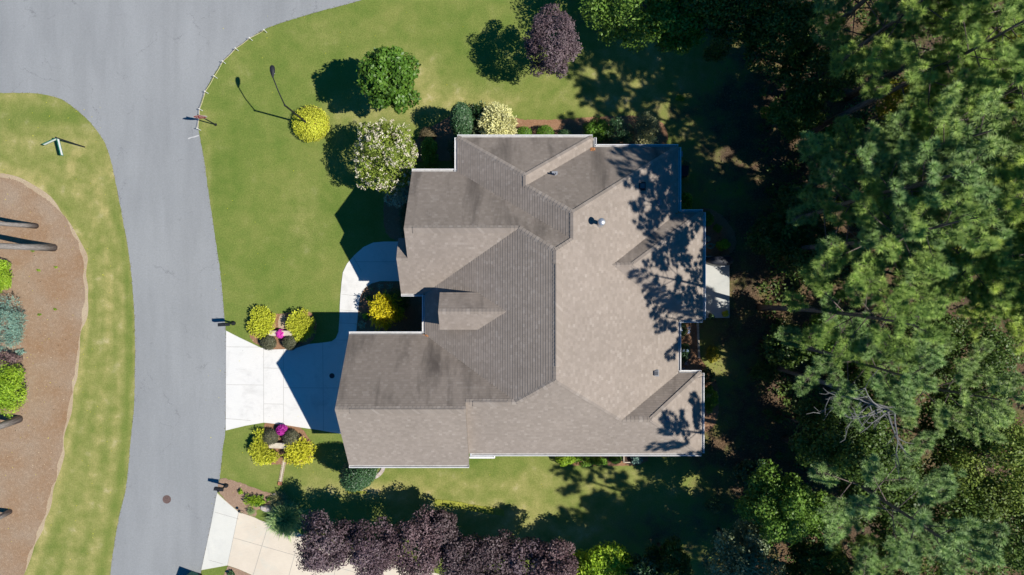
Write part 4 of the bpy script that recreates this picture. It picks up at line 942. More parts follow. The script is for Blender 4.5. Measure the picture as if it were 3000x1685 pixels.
# garden shrubs
SH = [
 (911, 363, .9, 51, 50, 'lime', 'round golden yellow shrub around the street lamp pole', 'shrub', dict(ball=True, n=6500, ln=.09, wd=.05, rnd_=.8)),
 (775, 928, .75, 34, 26, 'lime', 'upper lobe of golden shrub left of the upper stone bench', 'shrub', dict(spiky=.13, n=2600)),
 (765, 958, .8, 32, 28, 'lime', 'golden shrub at the road side end of the upper stone bench', 'shrub', dict(spiky=.13, n=2600)),
 (880, 942, .85, 36, 34, 'lime', 'golden shrub at the house side end of the upper stone bench', 'shrub', dict(spiky=.13, n=3600)),
 (890, 970, .75, 26, 28, 'lime', 'small golden shrub hugging the shaded lawn by the upper bench', 'shrub', dict(spiky=.13, n=2200)),
 (787, 1004, .8, 21, 21, 'darkball', 'clipped dark ball shrub nearest the road in the upper driveway bed', 'shrub', dict(ball=True, n=3000, ln=.06, wd=.03)),
 (851, 1004, .8, 21, 21, 'darkball', 'clipped dark ball shrub nearest the house in the upper driveway bed', 'shrub', dict(ball=True, n=3000, ln=.06, wd=.03)),
 (822, 978, .62, 13, 12, 'magenta', 'magenta flowers in front of the upper stone bench', 'flowers', dict(ball=True, n=900, ln=.07, wd=.06)),
 (792, 1281, .8, 22, 22, 'darkball', 'clipped dark ball shrub nearest the road in the lower driveway bed', 'shrub', dict(ball=True, n=3000, ln=.06, wd=.03)),
 (853, 1283, .8, 22, 22, 'darkball', 'clipped dark ball shrub nearest the house in the lower driveway bed', 'shrub', dict(ball=True, n=3000, ln=.06, wd=.03)),
 (826, 1260, .62, 15, 15, 'magenta', 'magenta flowers between two dark balls of the lower bed', 'flowers', dict(ball=True, n=1000, ln=.07, wd=.06)),
 (760, 1305, .8, 24, 34, 'lime', 'golden shrub at the road side end of the lower stone bench', 'shrub', dict(spiky=.13, n=3000)),
 (780, 1338, .7, 36, 18, 'lime', 'low golden shrub curling below the lower stone bench', 'shrub', dict(spiky=.12, n=2600)),
 (878, 1325, .85, 37, 38, 'lime', 'golden shrub at the house side end of the lower stone bench', 'shrub', dict(spiky=.13, n=4200)),
 (1353, 357, 3.9, 30, 44, 'holly', 'tall glossy dark green shrub at the upper left roof corner', 'shrub', dict(n=6500, ln=.1, wd=.06, ball=True)),
 (1404, 338, 1.6, 22, 24, 'holly', 'feathery dark green shrub between glossy and cream shrub', 'shrub', dict(spiky=.3, n=900, ln=.16, wd=.05)),
 (1400, 376, 1.2, 16, 16, 'pale', 'small pale leafy plant squeezed beside the cream shrub', 'shrub', dict(spiky=.25, n=500, ln=.12, wd=.05)),
 (1462, 365, 2.2, 51, 52, 'cream', 'large cream yellow variegated shrub along the upper wall', 'shrub', dict(spiky=.2, n=9500, ln=.14, wd=.06, rnd_=.35)),
 (1535, 392, 1.0, 22, 20, 'ball', 'small green ball shrub touching the cream shrub', 'shrub', dict(ball=True, n=2400, ln=.055, wd=.035)),
 (1597, 390, 1.05, 25, 22, 'ball', 'small green ball shrub standing alone along the upper wall', 'shrub', dict(ball=True, n=2800, ln=.055, wd=.035)),
 (1655, 396, .8, 20, 16, 'holly', 'low shaded shrub beside the dark rounded hedge', 'shrub', dict(ball=True, n=1400, ln=.06, wd=.04)),
 (1742, 384, 2.4, 42, 40, 'ball', 'rounded green shrub behind the inner roof corner', 'shrub', dict(n=4200, ln=.09, wd=.055)),
 (1802, 395, 2.3, 44, 40, 'holly', 'dark rounded shrub left of the silver green one', 'shrub', dict(n=3800, ln=.09, wd=.055)),
 (1888, 375, 2.0, 36, 34, 'silver', 'silver green shrub above the upper right roof edge', 'shrub', dict(spiky=.25, n=3000, ln=.1, wd=.04)),
 (1890, 412, 1.6, 26, 24, 'cream', 'yellowish shrub tucked under the upper right roof edge', 'shrub', dict(spiky=.2, n=1500, ln=.1, wd=.04)),
 (1254, 394, .9, 23, 21, 'brown', 'small brownish round shrub beside the flowering tree', 'shrub', dict(ball=True, n=2600, ln=.06, wd=.035)),
 (1258, 448, 1.7, 24, 38, 'ball', 'upright green shrub right of the flowering tree', 'shrub', dict(n=3000, ln=.11, wd=.06)),
 (1335, 440, 1.2, 22, 44, 'holly', 'shaded dark hedge against the upper left wall', 'hedge', dict(n=2500, ln=.08, wd=.05)),
 (1258, 498, .5, 28, 7, 'spring', 'row of bright green groundcover by the front wing gutter', 'plants', dict(n=900, ln=.08, wd=.06)),
 (1165, 560, 2.2, 36, 40, 'spruce', 'shaded blue green shrub below the flowering tree', 'shrub', dict(n=2600, ln=.11, wd=.07)),
 (1190, 640, 1.1, 20, 55, 'holly', 'dark hedge in the shade along the front wing wall', 'hedge', dict(n=2800, ln=.08, wd=.05)),
 (1128, 912, 2.0, 40, 44, 'gold', 'golden yellow tree like shrub in the shaded front court', 'shrub', dict(spiky=.2, n=3600, ln=.12, wd=.06)),
 (1160, 918, 1.6, 22, 20, 'gold', 'small golden side of greenery right of the court shrub', 'shrub', dict(spiky=.16, n=1000, ln=.1, wd=.06)),
 (1158, 880, 1.7, 40, 36, 'forest', 'dark green shrub in the corner shade of the front court', 'shrub', dict(n=2200)),
 (1090, 847, .3, 5, 5, 'silver', 'tiny pale plant at the top of the curved front bed', 'plant', dict(n=120, ln=.07, wd=.05)),
 (1073, 868, .3, 6, 5, 'silver', 'tiny pale plant on the rim of the curved front bed', 'plant', dict(n=120, ln=.07, wd=.05)),
 (1082, 874, .35, 8, 7, 'ball', 'tiny green plant just inside the pale one in the front bed', 'plant', dict(n=160, ln=.07, wd=.05)),
 (1057, 922, .3, 6, 6, 'silver', 'tiny pale plant by the walkway shadow line', 'plant', dict(n=120, ln=.07, wd=.05)),
 (1071, 926, .4, 9, 9, 'spring', 'small lime plant by the walkway shadow line', 'plant', dict(n=260, ln=.08, wd=.06)),
 (1058, 951, .4, 10, 10, 'spruce', 'small bluish rosette plant in the shade beside the walkway', 'plant', dict(spiky=.1, n=160, ln=.1, wd=.03)),
 (1115, 840, .3, 7, 7, 'spruce', 'small bluish plant left in the shaded top of the front bed', 'plant', dict(spiky=.08, n=110, ln=.08, wd=.03)),
 (1144, 839, .3, 8, 7, 'spruce', 'small bluish plant right in the shaded top of the front bed', 'plant', dict(spiky=.08, n=110, ln=.08, wd=.03)),
 (1052, 1384, 3.8, 46, 42, 'holly', 'tall glossy green shrub at the lower garage corner', 'shrub', dict(n=8000, ln=.1, wd=.065, ball=True)),
 (1655, 1345, 1.1, 25, 18, 'spring', 'bright green shrub at the left end of the rear wall bed', 'shrub', dict(n=1900, ln=.1, wd=.06)),
 (1712, 1348, 1.0, 30, 17, 'ball', 'dark green shrub second along the rear wall bed', 'shrub', dict(n=1700, ln=.09, wd=.05)),
 (1756, 1350, .9, 22, 15, 'ball', 'shaded green shrub third along the rear wall bed', 'shrub', dict(n=1300, ln=.09, wd=.05)),
 (1803, 1343, .9, 17, 14, 'ball', 'small round green shrub left of the planter box', 'shrub', dict(ball=True, n=1400, ln=.06, wd=.04)),
 (2073, 640, 1.0, 15, 20, 'ball', 'shrub against the rear bump wall under the gutter corner', 'shrub', dict(n=1200)),
 (2101, 669, .7, 12, 11, 'ball', 'small round shrub right of the rear wall shrub', 'shrub', dict(n=700)),
 (2118, 716, .8, 17, 17, 'spring', 'lime green shrub above the black covered furniture', 'shrub', dict(n=1100, ln=.1, wd=.07)),
 (2008, 490, .9, 10, 18, 'holly', 'narrow dark shrub along the rear wall by the bin', 'shrub', dict(n=700)),
 (2010, 590, 1.2, 18, 28, 'ball', 'dark green shrub in the upper rear wall corner', 'shrub', dict(n=1600)),
 (1996, 965, .8, 14, 24, 'holly', 'upper dark hydrangea in the rear wall recess', 'shrub', dict(n=1100)),
 (2002, 1030, .8, 16, 30, 'holly', 'lower dark hydrangea in the rear wall recess', 'shrub', dict(n=1300)),
 (2088, 1040, .8, 20, 22, 'yellowtree', 'yellow green shrub beside the stone edging strip', 'shrub', dict(n=1300, ln=.1, wd=.06)),
 (2072, 1100, 1.1, 20, 26, 'holly', 'dark shrub right of the lower rear roof corner', 'shrub', dict(n=1500)),
 (2076, 1165, 1.1, 24, 36, 'ball', 'green hydrangea with a pale bloom by the lower rear wall', 'shrub', dict(n=2000, ln=.13, wd=.1)),
 (0, 808, 1.4, 42, 42, 'spring', 'bright green rounded shrub cut by the left edge', 'shrub', dict(n=4500, ln=.1, wd=.06)),
 (15, 948, 2.2, 62, 72, 'spruce', 'blue green spruce shrub at the left edge', 'shrub', dict(spiky=.22, n=6500, ln=.09, wd=.035)),
 (60, 1032, .5, 13, 8, 'spruce', 'tiny blue green sprig below the spruce shrub', 'plant', dict(n=220, ln=.08, wd=.04)),
 (20, 1145, 2.0, 68, 76, 'spring', 'large lime green shrub at the left edge', 'shrub', dict(n=7500, ln=.12, wd=.06)),
 (8, 1050, 1.5, 45, 24, 'purple', 'dark purple shrub between spruce and lime shrub', 'shrub', dict(n=1500, ln=.1, wd=.06)),
 (705, 1441, .35, 7, 8, 'spring', 'small green perennial nearest the road in the worn mulch bed', 'plant', dict(n=260, ln=.08, wd=.04)),
 (742, 1465, .5, 20, 14, 'spring', 'largest light green perennial in the worn mulch bed', 'plant', dict(spiky=.12, n=750, ln=.1, wd=.04)),
 (768, 1470, .4, 10, 8, 'spring', 'light green perennial touching the pale boulder', 'plant', dict(n=320, ln=.08, wd=.04)),
 (752, 1479, .35, 7, 7, 'ball', 'dark green tuft left of the pale boulder', 'plant', dict(n=200, ln=.08, wd=.04)),
 (768, 1456, .3, 5, 5, 'ball', 'tiny green sprout behind the light green perennials', 'plant', dict(n=130, ln=.07, wd=.04)),
 (787, 1462, .3, 5, 6, 'ball', 'tiny green sprout nearest to the pale flat stone', 'plant', dict(n=130, ln=.07, wd=.04)),
 (738, 1498, .35, 10, 9, 'grass', 'grey green clump at the driveway rim of the worn bed', 'plant', dict(spiky=.12, n=260, ln=.12, wd=.02)),
 (676, 1681, .4, 10, 8, 'holly', 'dark shrublet at the lower edge of the neighbour driveway', 'plant', dict(n=260)),
 (2100, 150, 1.6, 40, 30, 'forest', 'low shrub in the deep shade of the top wood edge', 'shrub', dict(n=1500, ln=.12, wd=.08)),
 (2250, 330, 1.2, 26, 20, 'yellowtree', 'yellow green undergrowth beside the upper wood path', 'shrub', dict(n=700, ln=.12, wd=.08)),
 (2230, 1090, 1.2, 40, 30, 'forest', 'undergrowth shrub beside the sunlit patch below the patio', 'shrub', dict(n=1300, ln=.12, wd=.08)),
 (2090, 1480, 1.2, 26, 24, 'holly', 'dark shrub on the shaded lawn at lower right', 'shrub', dict(n=1100, ln=.1, wd=.06)),
 (1990, 288, .5, 12, 10, 'spring', 'small green plant in a mulch spot of the shaded rear lawn', 'plant', dict(n=300)),
]
for i, (px, py, h, rx, ry, lf, lab, cat, kw) in enumerate(SH):
    nm = {'shrub': 'shrub', 'flowers': 'flower_clump', 'hedge': 'hedge', 'plant': 'small_plant', 'plants': 'groundcover_plants'}[cat]
    shrub(nm, px, py, h, rx, ry, lf, lab, cat, None, seed=200 + i, **kw)
# ornamental grass
def grass_clump(px, py, R, h, label, n=2200, seed=5, leaf='grass'):
    rng = np.random.default_rng(seed); g = G(px, py); a = rng.random(n) * 6.283; el = rng.uniform(.25, 1.35, n); ln = R * rng.uniform(.7, 1.15, n)
    seg = 5; P = np.zeros((n, seg, 3)); base = rng.normal(size=(n, 2)) * R * .12
    for s_ in range(seg):
        t = s_ / (seg - 1); hr = ln * t * np.cos(el) + ln * .25 * t * t; P[:, s_, 0] = base[:, 0] + np.cos(a) * hr; P[:, s_, 1] = base[:, 1] + np.sin(a) * hr
        P[:, s_, 2] = h * (np.sin(el) * t * 1.25 - .55 * t * t * np.cos(el)) + .02
    P[:, :, 2] = np.maximum(P[:, :, 2], .02)
    side = np.stack([-np.sin(a), np.cos(a), np.zeros(n)], 1)[:, None, :]; w_ = (.02 * np.array([1, 1, .8, .6, .12]))[None, :, None]
    Lf = P - side * w_; Rt = P + side * w_; V = np.stack([Lf, Rt], 2).reshape(-1, 3); idx = np.arange(n)[:, None] * seg * 2 + np.arange(seg - 1)[None, :] * 2
    idx = idx.ravel(); F = np.stack([idx, idx + 1, idx + 3, idx + 2], 1); T = np.repeat(rng.random(n), seg - 1)
    return tag(link('ornamental_grass', npmesh('ornamental_grass', V, F, L[leaf], T), None, (g.x, g.y, 0)), label, 'grass clump')
grass_clump(840, 1516, 1.05, 1.0, 'fountain of long arching ornamental grass left of the purple row', 1500)
grass_clump(818, 1463, .5, .4, 'low tan grass tuft between mulch and the big ornamental grass', 500, 6, 'silver')
# weeds tufts on island
for i, (px, py) in enumerate([(113, 792), (164, 783), (161, 906), (115, 922), (95, 735)]):
    shrub('weed', px, py, .12, 6, 4, 'spring', 'small green weed growing out of the island mulch', 'weed', 'weeds in the island mulch', seed=400 + i, n=90, ln=.06, wd=.03, k=4)

# ------------------------------------------------------------------ street things
# lamp
b = G(907, 367); t = empty('street_lamp', b, 'tall black street lamp with long arm leaning over the lawn', 'street lamp')
top = G(837, 307, 4.55); top.x, top.y = b.x, b.y; hd = G(800, 228, 5.45); mb = MB(b); mb.lathe(b, [(.12, 0), (.12, .5), (.07, .6), (.055, 1.2), (.048, 4.5), (.06, 4.55), (.05, 4.6)], 12); mb.build('pole', m_black, t, smooth=True)
mb = MB(b); mb.tube([top, top.lerp(hd, .5) + Vector((0, 0, .12)), hd], [.032, .03, .03], 8); mb.build('arm', m_black, t, smooth=True)
d = (G(797, 210, 5.55) - hd); d.z = 0; d.normalize(); s_ = Vector((-d.y, d.x, 0)); mb = MB(b); prof = [(-.02, .03, .03), (.1, .07, .06), (.25, .12, .09), (.42, .145, .11), (.56, .13, .1), (.64, .07, .06), (.66, .02, .02)]
vs = []; n = 12
for x, wd, ht in prof:
    for k in range(n):
        a = 2 * math.pi * k / n; vs.append(hd + d * x + s_ * math.cos(a) * wd + Vector((0, 0, max(-.03, math.sin(a) * ht) + .03)))
fs = [(i * n + k, i * n + (k + 1) % n, (i + 1) * n + (k + 1) % n, (i + 1) * n + k) for i in range(len(prof) - 1) for k in range(n)]; mb.add(vs, fs); mb.add([vs[k] for k in range(n)], [tuple(range(n))]); mb.build('lamp_head', m_black, t, smooth=True)
mb = MB(b); mb.box(hd + d * .38 + Vector((0, 0, -.012)), (.36, .2, .02), math.atan2(d.y, d.x)); mb.build('lamp_glass', m_white, t)
# stop sign
b = G(633, 366); t = empty('stop_sign', b, 'red octagonal STOP sign on a dark post by the road curve', 'stop sign')
mb = MB(b); mb.box(b + Vector((0, 0, .05)), (.13, .13, .06), .4); mb.tube([b, b + Vector((0, 0, 2.45))], .035, 8); mb.build('post', m_black, t, smooth=False)
face = math.radians(-90 + 5); zc = 2.15; fn = Vector((math.cos(face), math.sin(face), 0)); fs_ = Vector((-fn.y, fn.x, 0)); c = b + fn * .05 + Vector((0, 0, zc))
def octo(r, off, th, nm, mat, par):
    mb = MB(b); vs = []
    for o_ in (off, off + th):
        for k in range(8):
            a = math.radians(22.5 + 45 * k); vs.append(c + fn * o_ + fs_ * math.cos(a) * r + Vector((0, 0, math.sin(a) * r)))
    mb.add(vs, [tuple(range(8))[::-1], tuple(range(8, 16))] + [(k, (k + 1) % 8, (k + 1) % 8 + 8, k + 8) for k in range(8)]); return mb.build(nm, mat, par)
pl = octo(.395, 0, .004, 'sign_border', m_white, t); octo(.365, .005, .002, 'sign_face', m_red, pl)
def text(s, size, loc, nrm, side, mat, par, origin, nm='lettering', upv=None):
    cu = bpy.data.curves.new(nm, 'FONT'); cu.body = s; cu.size = size; cu.align_x = 'CENTER'; cu.align_y = 'CENTER'; cu.extrude = .001
    to = bpy.data.objects.new('tmp', cu); sc.collection.objects.link(to); bpy.context.view_layer.update()
    dg = bpy.context.evaluated_depsgraph_get(); me = bpy.data.meshes.new_from_object(to.evaluated_get(dg)); bpy.data.objects.remove(to)
    upv = upv or Vector((0, 0, 1)); m_ = Matrix((side, upv, nrm)).transposed().to_4x4(); m_.translation = loc - origin; me.transform(m_); me.materials.clear(); me.materials.append(mat); me.name = nm
    return link(nm, me, par)
text('STOP', .36, c + fn * .011, fn, fs_, m_white, pl, b)
# street name sign with two blades on the island corner
b = G(248, 431); t = empty('street_name_sign', b, 'green street name sign with two crossed blades on the island corner', 'street sign')
mb = MB(b); mb.tube([b, b + Vector((0, 0, 2.62))], .04, 8); mb.lathe(b + Vector((0, 0, 2.6)), [(.05, 0), (.055, .05), (.02, .1)], 8); mb.build('post', m_black, t)
tp_ = b + Vector((0, 0, 2.48))
for (ex, ey) in ((131, 424), (183, 455)):
    e = G(ex, ey, 2.42); dv = e - tp_; dv.z = 0; ln = dv.length; dv.normalize(); rz = math.atan2(dv.y, dv.x); cc = tp_ + dv * (ln / 2 + .03)
    mb = MB(b); mb.box(cc, (ln, .03, .2), rz); mb.box(cc + Vector((0, 0, .1)), (ln, .045, .02), rz); mb.box(cc - Vector((0, 0, .1)), (ln, .05, .025), rz); bl = mb.build('sign_blade', m_green, t)
    sgn = 1 if (Vector((-dv.y, dv.x, 0)).dot(-b) > 0) else -1; nn_ = Vector((-dv.y, dv.x, 0)) * sgn; mb = MB(b); mb.box(cc + nn_ * .017, (ln - .05, .006, .15), rz); mb.build('sign_panel', m_white, bl)
# roped stakes
stk = [(2003, 235), (1893, 295), (1787, 373), (1690, 470), (1627, 582), (1558, 697), (1516, 829), (1500, 976)]
stk = [(x / 2.576, y / 2.576) for x, y in stk]; tops = []
for i, (x, y) in enumerate(stk):
    g = G(x, y, .25); g.z = 0; mb = MB(g); a = math.atan2(g.y, g.x)
    mb.tube([g, g + Vector((0, 0, .5))], .019, 6); mb.lathe(g, [(.03, .5), (.03, .52), (.01, .53)], 6)
    tag(mb.build('rope_stake', m_white), 'short white stake holding the rope along the road curve', 'stake', 'white rope stakes along the road curve'); tops.append(g + Vector((0, 0, .42)))
mb = MB(tops[0])
for a, b2 in zip(tops, tops[1:]):
    mb.tube([a, a.lerp(b2, .33) - Vector((0, 0, .05)), a.lerp(b2, .66) - Vector((0, 0, .05)), b2], .011, 5, False)
tag(mb.build('rope', m_rope), 'cream rope strung between white stakes around the lawn corner', 'rope')
# mailboxes
def mailbox(bx, by, cx_, cy_, ang, label, mat, ln=.52, wd=.2):
    b = G(bx, by); c = G(cx_, cy_, 1.15); t = empty('mailbox', b, label, 'mailbox')
    mb = MB(b); mb.lathe(b, [(.13, 0), (.13, .12), (.06, .2), (.05, .5), (.05, 1.15), (.07, 1.2), (.02, 1.3)], 10); mb.build('post', mat, t, smooth=True)
    mb = MB(b); pp = Vector((b.x, b.y, .98)); mb.tube([pp, Vector((c.x, c.y, .98))], .035, 6); mb.tube([b + Vector((0, 0, .5)), Vector((c.x, c.y, .97)).lerp(pp, .4)], .02, 6); mb.build('arm', mat, t)
    mb = MB(b); d = Vector((math.cos(ang), math.sin(ang), 0)); s_ = Vector((-d.y, d.x, 0)); vs = []; prof = [(-wd / 2, 0), (-wd / 2, .12)] + [(-math.cos(a) * wd / 2, .12 + math.sin(a) * wd / 2) for a in [math.pi * k / 8 for k in range(1, 8)]] + [(wd / 2, .12), (wd / 2, 0)]; n = len(prof)
    for e in (-ln / 2, ln / 2):
        for x, z in prof: vs.append(Vector((c.x, c.y, 1.0)) + d * e + s_ * x + Vector((0, 0, z)))
    mb.add(vs, [tuple(range(n)), tuple(range(n, 2 * n))[::-1]] + [(k, k + n, (k + 1) % n + n, (k + 1) % n) for k in range(n)]); bx_ = mb.build('box', mat, t)
    mb = MB(b); mb.box(Vector((c.x, c.y, 1.1)) - d * (ln / 2 + .008), (.015, wd * .96, .2), ang); mb.build('door', mat, bx_)
    mb = MB(b); mb.box(Vector((c.x, c.y, 1.22)) + s_ * (wd / 2 + .012), (.12, .012, .05), ang); mb.build('flag', m_red if False else mat, bx_)
    return t
mailbox(685, 947, 655, 951, 0.05, 'black mailbox on a post at the top corner of the driveway', m_black, .62, .2)
mailbox(664, 1422, 640, 1434, -.12, 'black mailbox on an angled arm at the corner of the mulch bed', m_black, .5, .2)
# neighbour bin (green cart lying in frame corner)
b = G(570, 1690); t = empty('wheeled_bin', b, 'green wheeled bin at the bottom edge beside the road', 'bin')
mb = MB(b); mb.box(b + Vector((0, 0, .5)), (.55, .62, .9), -.35, 1.12); mb.build('body', m_green, t, bevel=.03)
mb = MB(b); mb.box(b + Vector((0, 0, .99)), (.68, .74, .08), -.35); mb.box(b + Vector((0, 0, 1.05)), (.5, .56, .05), -.35); mb.build('lid', m_green, t, bevel=.03)
for s_ in (-1, 1):
    mb = MB(b); c = b + Matrix.Rotation(-.35, 3, 'Z') @ Vector((.3, s_ * .3, .12)); mb.tube([c - Vector((.01, .03, 0)), c + Vector((.01, .03, 0))], .12, 12); mb.build('wheel', m_black, t)
# manholes
def cover(px, py, r, mat, z, label, name):
    g = G(px, py); mb = MB(g); mb.lathe(g, [(r * 1.06, z), (r * 1.06, z + .012), (r, z + .014), (r, z + .008), (r * .93, z + .008), (r * .93, z + .014)], 28)
    t = tag(mb.build(name, mat), label, 'manhole cover')
    m2 = MB(g)
    for i in range(-4, 5):
        for j in range(-4, 5):
            if math.hypot(i, j) < 4.2: m2.box(g + Vector((i * r * .19, j * r * .19, z + .016)), (r * .11, r * .11, .006))
    o = m2.build('raised_pattern', mat, t); o.location = (0, 0, 0); return t
cover(489, 1463, .24, m_iron, .008, 'rusty round manhole cover in the road', 'manhole_cover'); cover(973, 1101, .15, m_iron2, .03, 'small dark round cover in the shaded driveway', 'drain_cover')
# benches
def bench(x0_, y0_, x1_, y1_, label, rz=0):
    c = G((x0_ + x1_) / 2, (y0_ + y1_) / 2, .45); wd = (x1_ - x0_) * S * .99; dp = (y1_ - y0_) * S; b = Vector((c.x, c.y, 0)); t = empty('stone_bench', b, label, 'bench')
    mb = MB(b); mb.box(b + Vector((0, 0, .43)), (wd, dp, .08), rz); mb.build('seat', m_stone, t, bevel=.012)
    for s_ in (-1, 1):
        mb = MB(b); mb.box(b + Vector((s_ * wd * .36 * math.cos(rz), s_ * wd * .36 * math.sin(rz), .2)), (.14, dp * .8, .38), rz, .85); mb.build('leg', m_stone, t, bevel=.01)
bench(787, 969, 868, 984, 'cream stone bench in the upper driveway bed'); bench(788, 1298, 854, 1314, 'cream stone bench in the lower driveway bed', -.03)
g = G(783, 978, .2); mb = MB((g.x, g.y, 0)); mb.lathe((g.x, g.y, 0), [(.04, 0), (.05, .2), (.03, .28), (.01, .3)], 8); tag(mb.build('garden_light', m_white), 'small white garden light at the end of the upper bench', 'light')
# narrow brick channel
A = G(835, 1340); B = G(821, 1416); rz = math.atan2(B.y - A.y, B.x - A.x); t = empty('drain_channel', A, 'narrow pale drain channel running from the lower bed into the lawn', 'drain'); ln = (B - A).length; c = (A + B) / 2; sd = Vector((-math.sin(rz), math.cos(rz), 0))
mb = MB(A); mb.box(c + Vector((0, 0, .012)), (ln, .09, .02), rz); mb.build('trough', m_stone, t)
rr = random.Random(4)
for s_ in (-1, 1):
    mb = MB(A)
    for k in range(14):
        cc = A.lerp(B, (k + .5) / 14) + sd * s_ * .085; mb.box(cc + Vector((0, 0, .02)), (ln / 14 - .02, .06 + rr.uniform(-.01, .01), .05), rz + rr.gauss(0, .05))
    mb.build('edging', m_bare, t)
mb = MB(A); mb.box(B + Vector((0, 0, .05)), (.2, .22, .1), rz + .1); mb.build('brick_end', m_terra, t)
# rock pieces
def rock(px, py, sx, sy, sz, rz, label, mat, seed):
    rng = np.random.default_rng(seed); g = G(px, py, sz / 2); g.z = 0; mb = MB(g); vs = []; n = 10; q = Matrix.Rotation(rz, 3, 'Z')
    for z, f in ((0, 1.0), (.55, 1.0), (.9, .88), (1.0, .7)):
        for k in range(n):
            a = 2 * math.pi * k / n; ca, sa = math.cos(a), math.sin(a); sq = 1 / max(abs(ca), abs(sa)) ** .7; j = 1 + rng.normal() * .05
            vs.append(g + q @ Vector((ca * sq * sx / 2 * f * j * .85, sa * sq * sy / 2 * f * j * .85, z * sz * (1 + rng.normal() * .04))))
    mb.add(vs, [(i * n + k, i * n + (k + 1) % n, (i + 1) * n + (k + 1) % n, (i + 1) * n + k) for i in range(3) for k in range(n)] + [tuple(range(3 * n, 4 * n))])
    return tag(mb.build('boulder', mat), label, 'rock')
rock(780, 1489, .8, .36, .5, -.28, 'long pale boulder beside the light green perennials', m_rock, 1); rock(808, 1502, .5, .4, .4, -.2, 'grey boulder half under the ornamental grass', m_rock, 2)
rock(806, 1452, .4, .34, .1, .2, 'flat pale stone at the lawn side of the worn mulch bed', m_rock, 3)
# path light in bed
b = G(716, 1497); t = empty('path_light', b, 'small black path light near the neighbour driveway', 'light'); mb = MB(b); mb.tube([b, b + Vector((0, 0, .45)), b + Vector((-.08, .06, .52)), b + Vector((-.16, .12, .48))], .012, 6); mb.build('stem', m_black, t)
mb = MB(b); mb.lathe(b + Vector((-.16, .12, .4)), [(.09, 0), (.07, .05), (.02, .09)], 12); mb.build('shade', m_black, t)
# curved stone edging at garage shrub
pts = smooth([(1125, 1362), (1122, 1378), (1110, 1392), (1092, 1400)], 2); mb = MB(G(1110, 1385))
for a, b2 in zip(pts, pts[1:]):
    A = G(*a); B = G(*b2); c = (A + B) / 2; mb.box((c.x, c.y, .04), ((B - A).length * .96, .22, .08), math.atan2(B.y - A.y, B.x - A.x))
tag(mb.build('stone_edging', m_rock), 'curved grey stone edging beside the tall garage corner shrub', 'edging')
A = G(2043, 938); B = G(2047, 1050); mb = MB(A)
for k in range(12):
    c = A.lerp(B, (k + .5) / 12); mb.box((c.x, c.y, .05), (.13, (B - A).length / 12 * .93, .1))
tag(mb.build('stone_edging', m_stone), 'straight stone edging strip in the rear recess', 'edging')
# sod strip: squares laid side by side
sod = [(1273, 1463, 1296, 1464), (1296, 1464, 1346, 1470), (1346, 1470, 1372, 1476), (1372, 1476, 1398, 1480), (1398, 1480, 1418, 1484), (1418, 1484, 1450, 1488), (1450, 1488, 1478, 1492)]
for i, (a, b_, c_, d_) in enumerate(sod):
    flat('sod_piece', wob([(a + .8, b_), (c_ - .8, d_), (c_ - 1.4, d_ + 20), (a + .4, b_ + 20)], .5, i, 5), L['sod'], 0, .03, 'yellow green piece of new sod in the strip beside the purple row', 'sod', None, 'new sod pieces on the lawn')
flat('sod_piece', wob([(1018, 1437), (1075, 1440), (1074, 1446), (1018, 1446)], .5, 9, 5), L['sod'], 0, .03, 'thin sod piece near the left end of the purple row shadow', 'sod')
# planter box
c = G(1848, 1341, .4); b = Vector((c.x, c.y, 0)); t = empty('planter_box', b, 'raised wooden planter box against the rear wall', 'planter'); mb = MB(b)
for dx, dy, sx, sy in ((-.42, 0, .06, .62), (.42, 0, .06, .62), (0, -.28, .78, .06), (0, .28, .78, .06)): mb.box(b + Vector((dx, dy, .22)), (sx, sy, .44))
mb.build('frame', m_stone, t); mb = MB(b); mb.box(b + Vector((0, 0, .17)), (.76, .48, .3)); mb.build('soil', m_bark4, t)
shrub('small_plant', 1864, 1343, .55, 15, 15, 'spruce', 'leafy green plant growing in the raised planter box', 'plant', None, n=900, ln=.12, wd=.07, seed=77, z0=.3)
# patio furniture cover, pots, bin
c = G(2105, 764, .6); b = Vector((c.x, c.y, .14)); t = empty('covered_grill', b, 'long grill under a black cover at the top edge of the patio', 'grill'); mb = MB(b); vs = []; n = 20
for z, f in ((0, 1), (.35, 1.0), (.75, .95), (.95, .86), (1.02, .6)):
    for k in range(n):
        a = 2 * math.pi * k / n; ca, sa = math.cos(a), math.sin(a); w_ = 1 / max(abs(ca), abs(sa)) ** .55; x = ca * w_ * .86 * f; vs.append(b + Vector((x, sa * w_ * (.3 if x > -.5 else .22) * f * (1 + .03 * math.sin(k * 2.7)), z)))
mb.add(vs, [(i * n + k, i * n + (k + 1) % n, (i + 1) * n + (k + 1) % n, (i + 1) * n + k) for i in range(4) for k in range(n)] + [tuple(range(4 * n, 5 * n))]); mb.build('cover', m_tarp, t, smooth=True)
mb = MB(b); mb.box(b + Vector((-.85, .05, .55)), (.3, .34, .06)); mb.tube([b + Vector((-.95, -.1, 0)), b + Vector((-.95, -.1, .53))], .02, 6); mb.tube([b + Vector((-.95, .2, 0)), b + Vector((-.95, .2, .53))], .02, 6); mb.build('side_shelf', m_black, t)
mb = MB(b); mb.tube([b + Vector((.1, -.34, .7)), b + Vector((.3, -.34, .7))], .015, 6); mb.build('handle', m_metal, t)
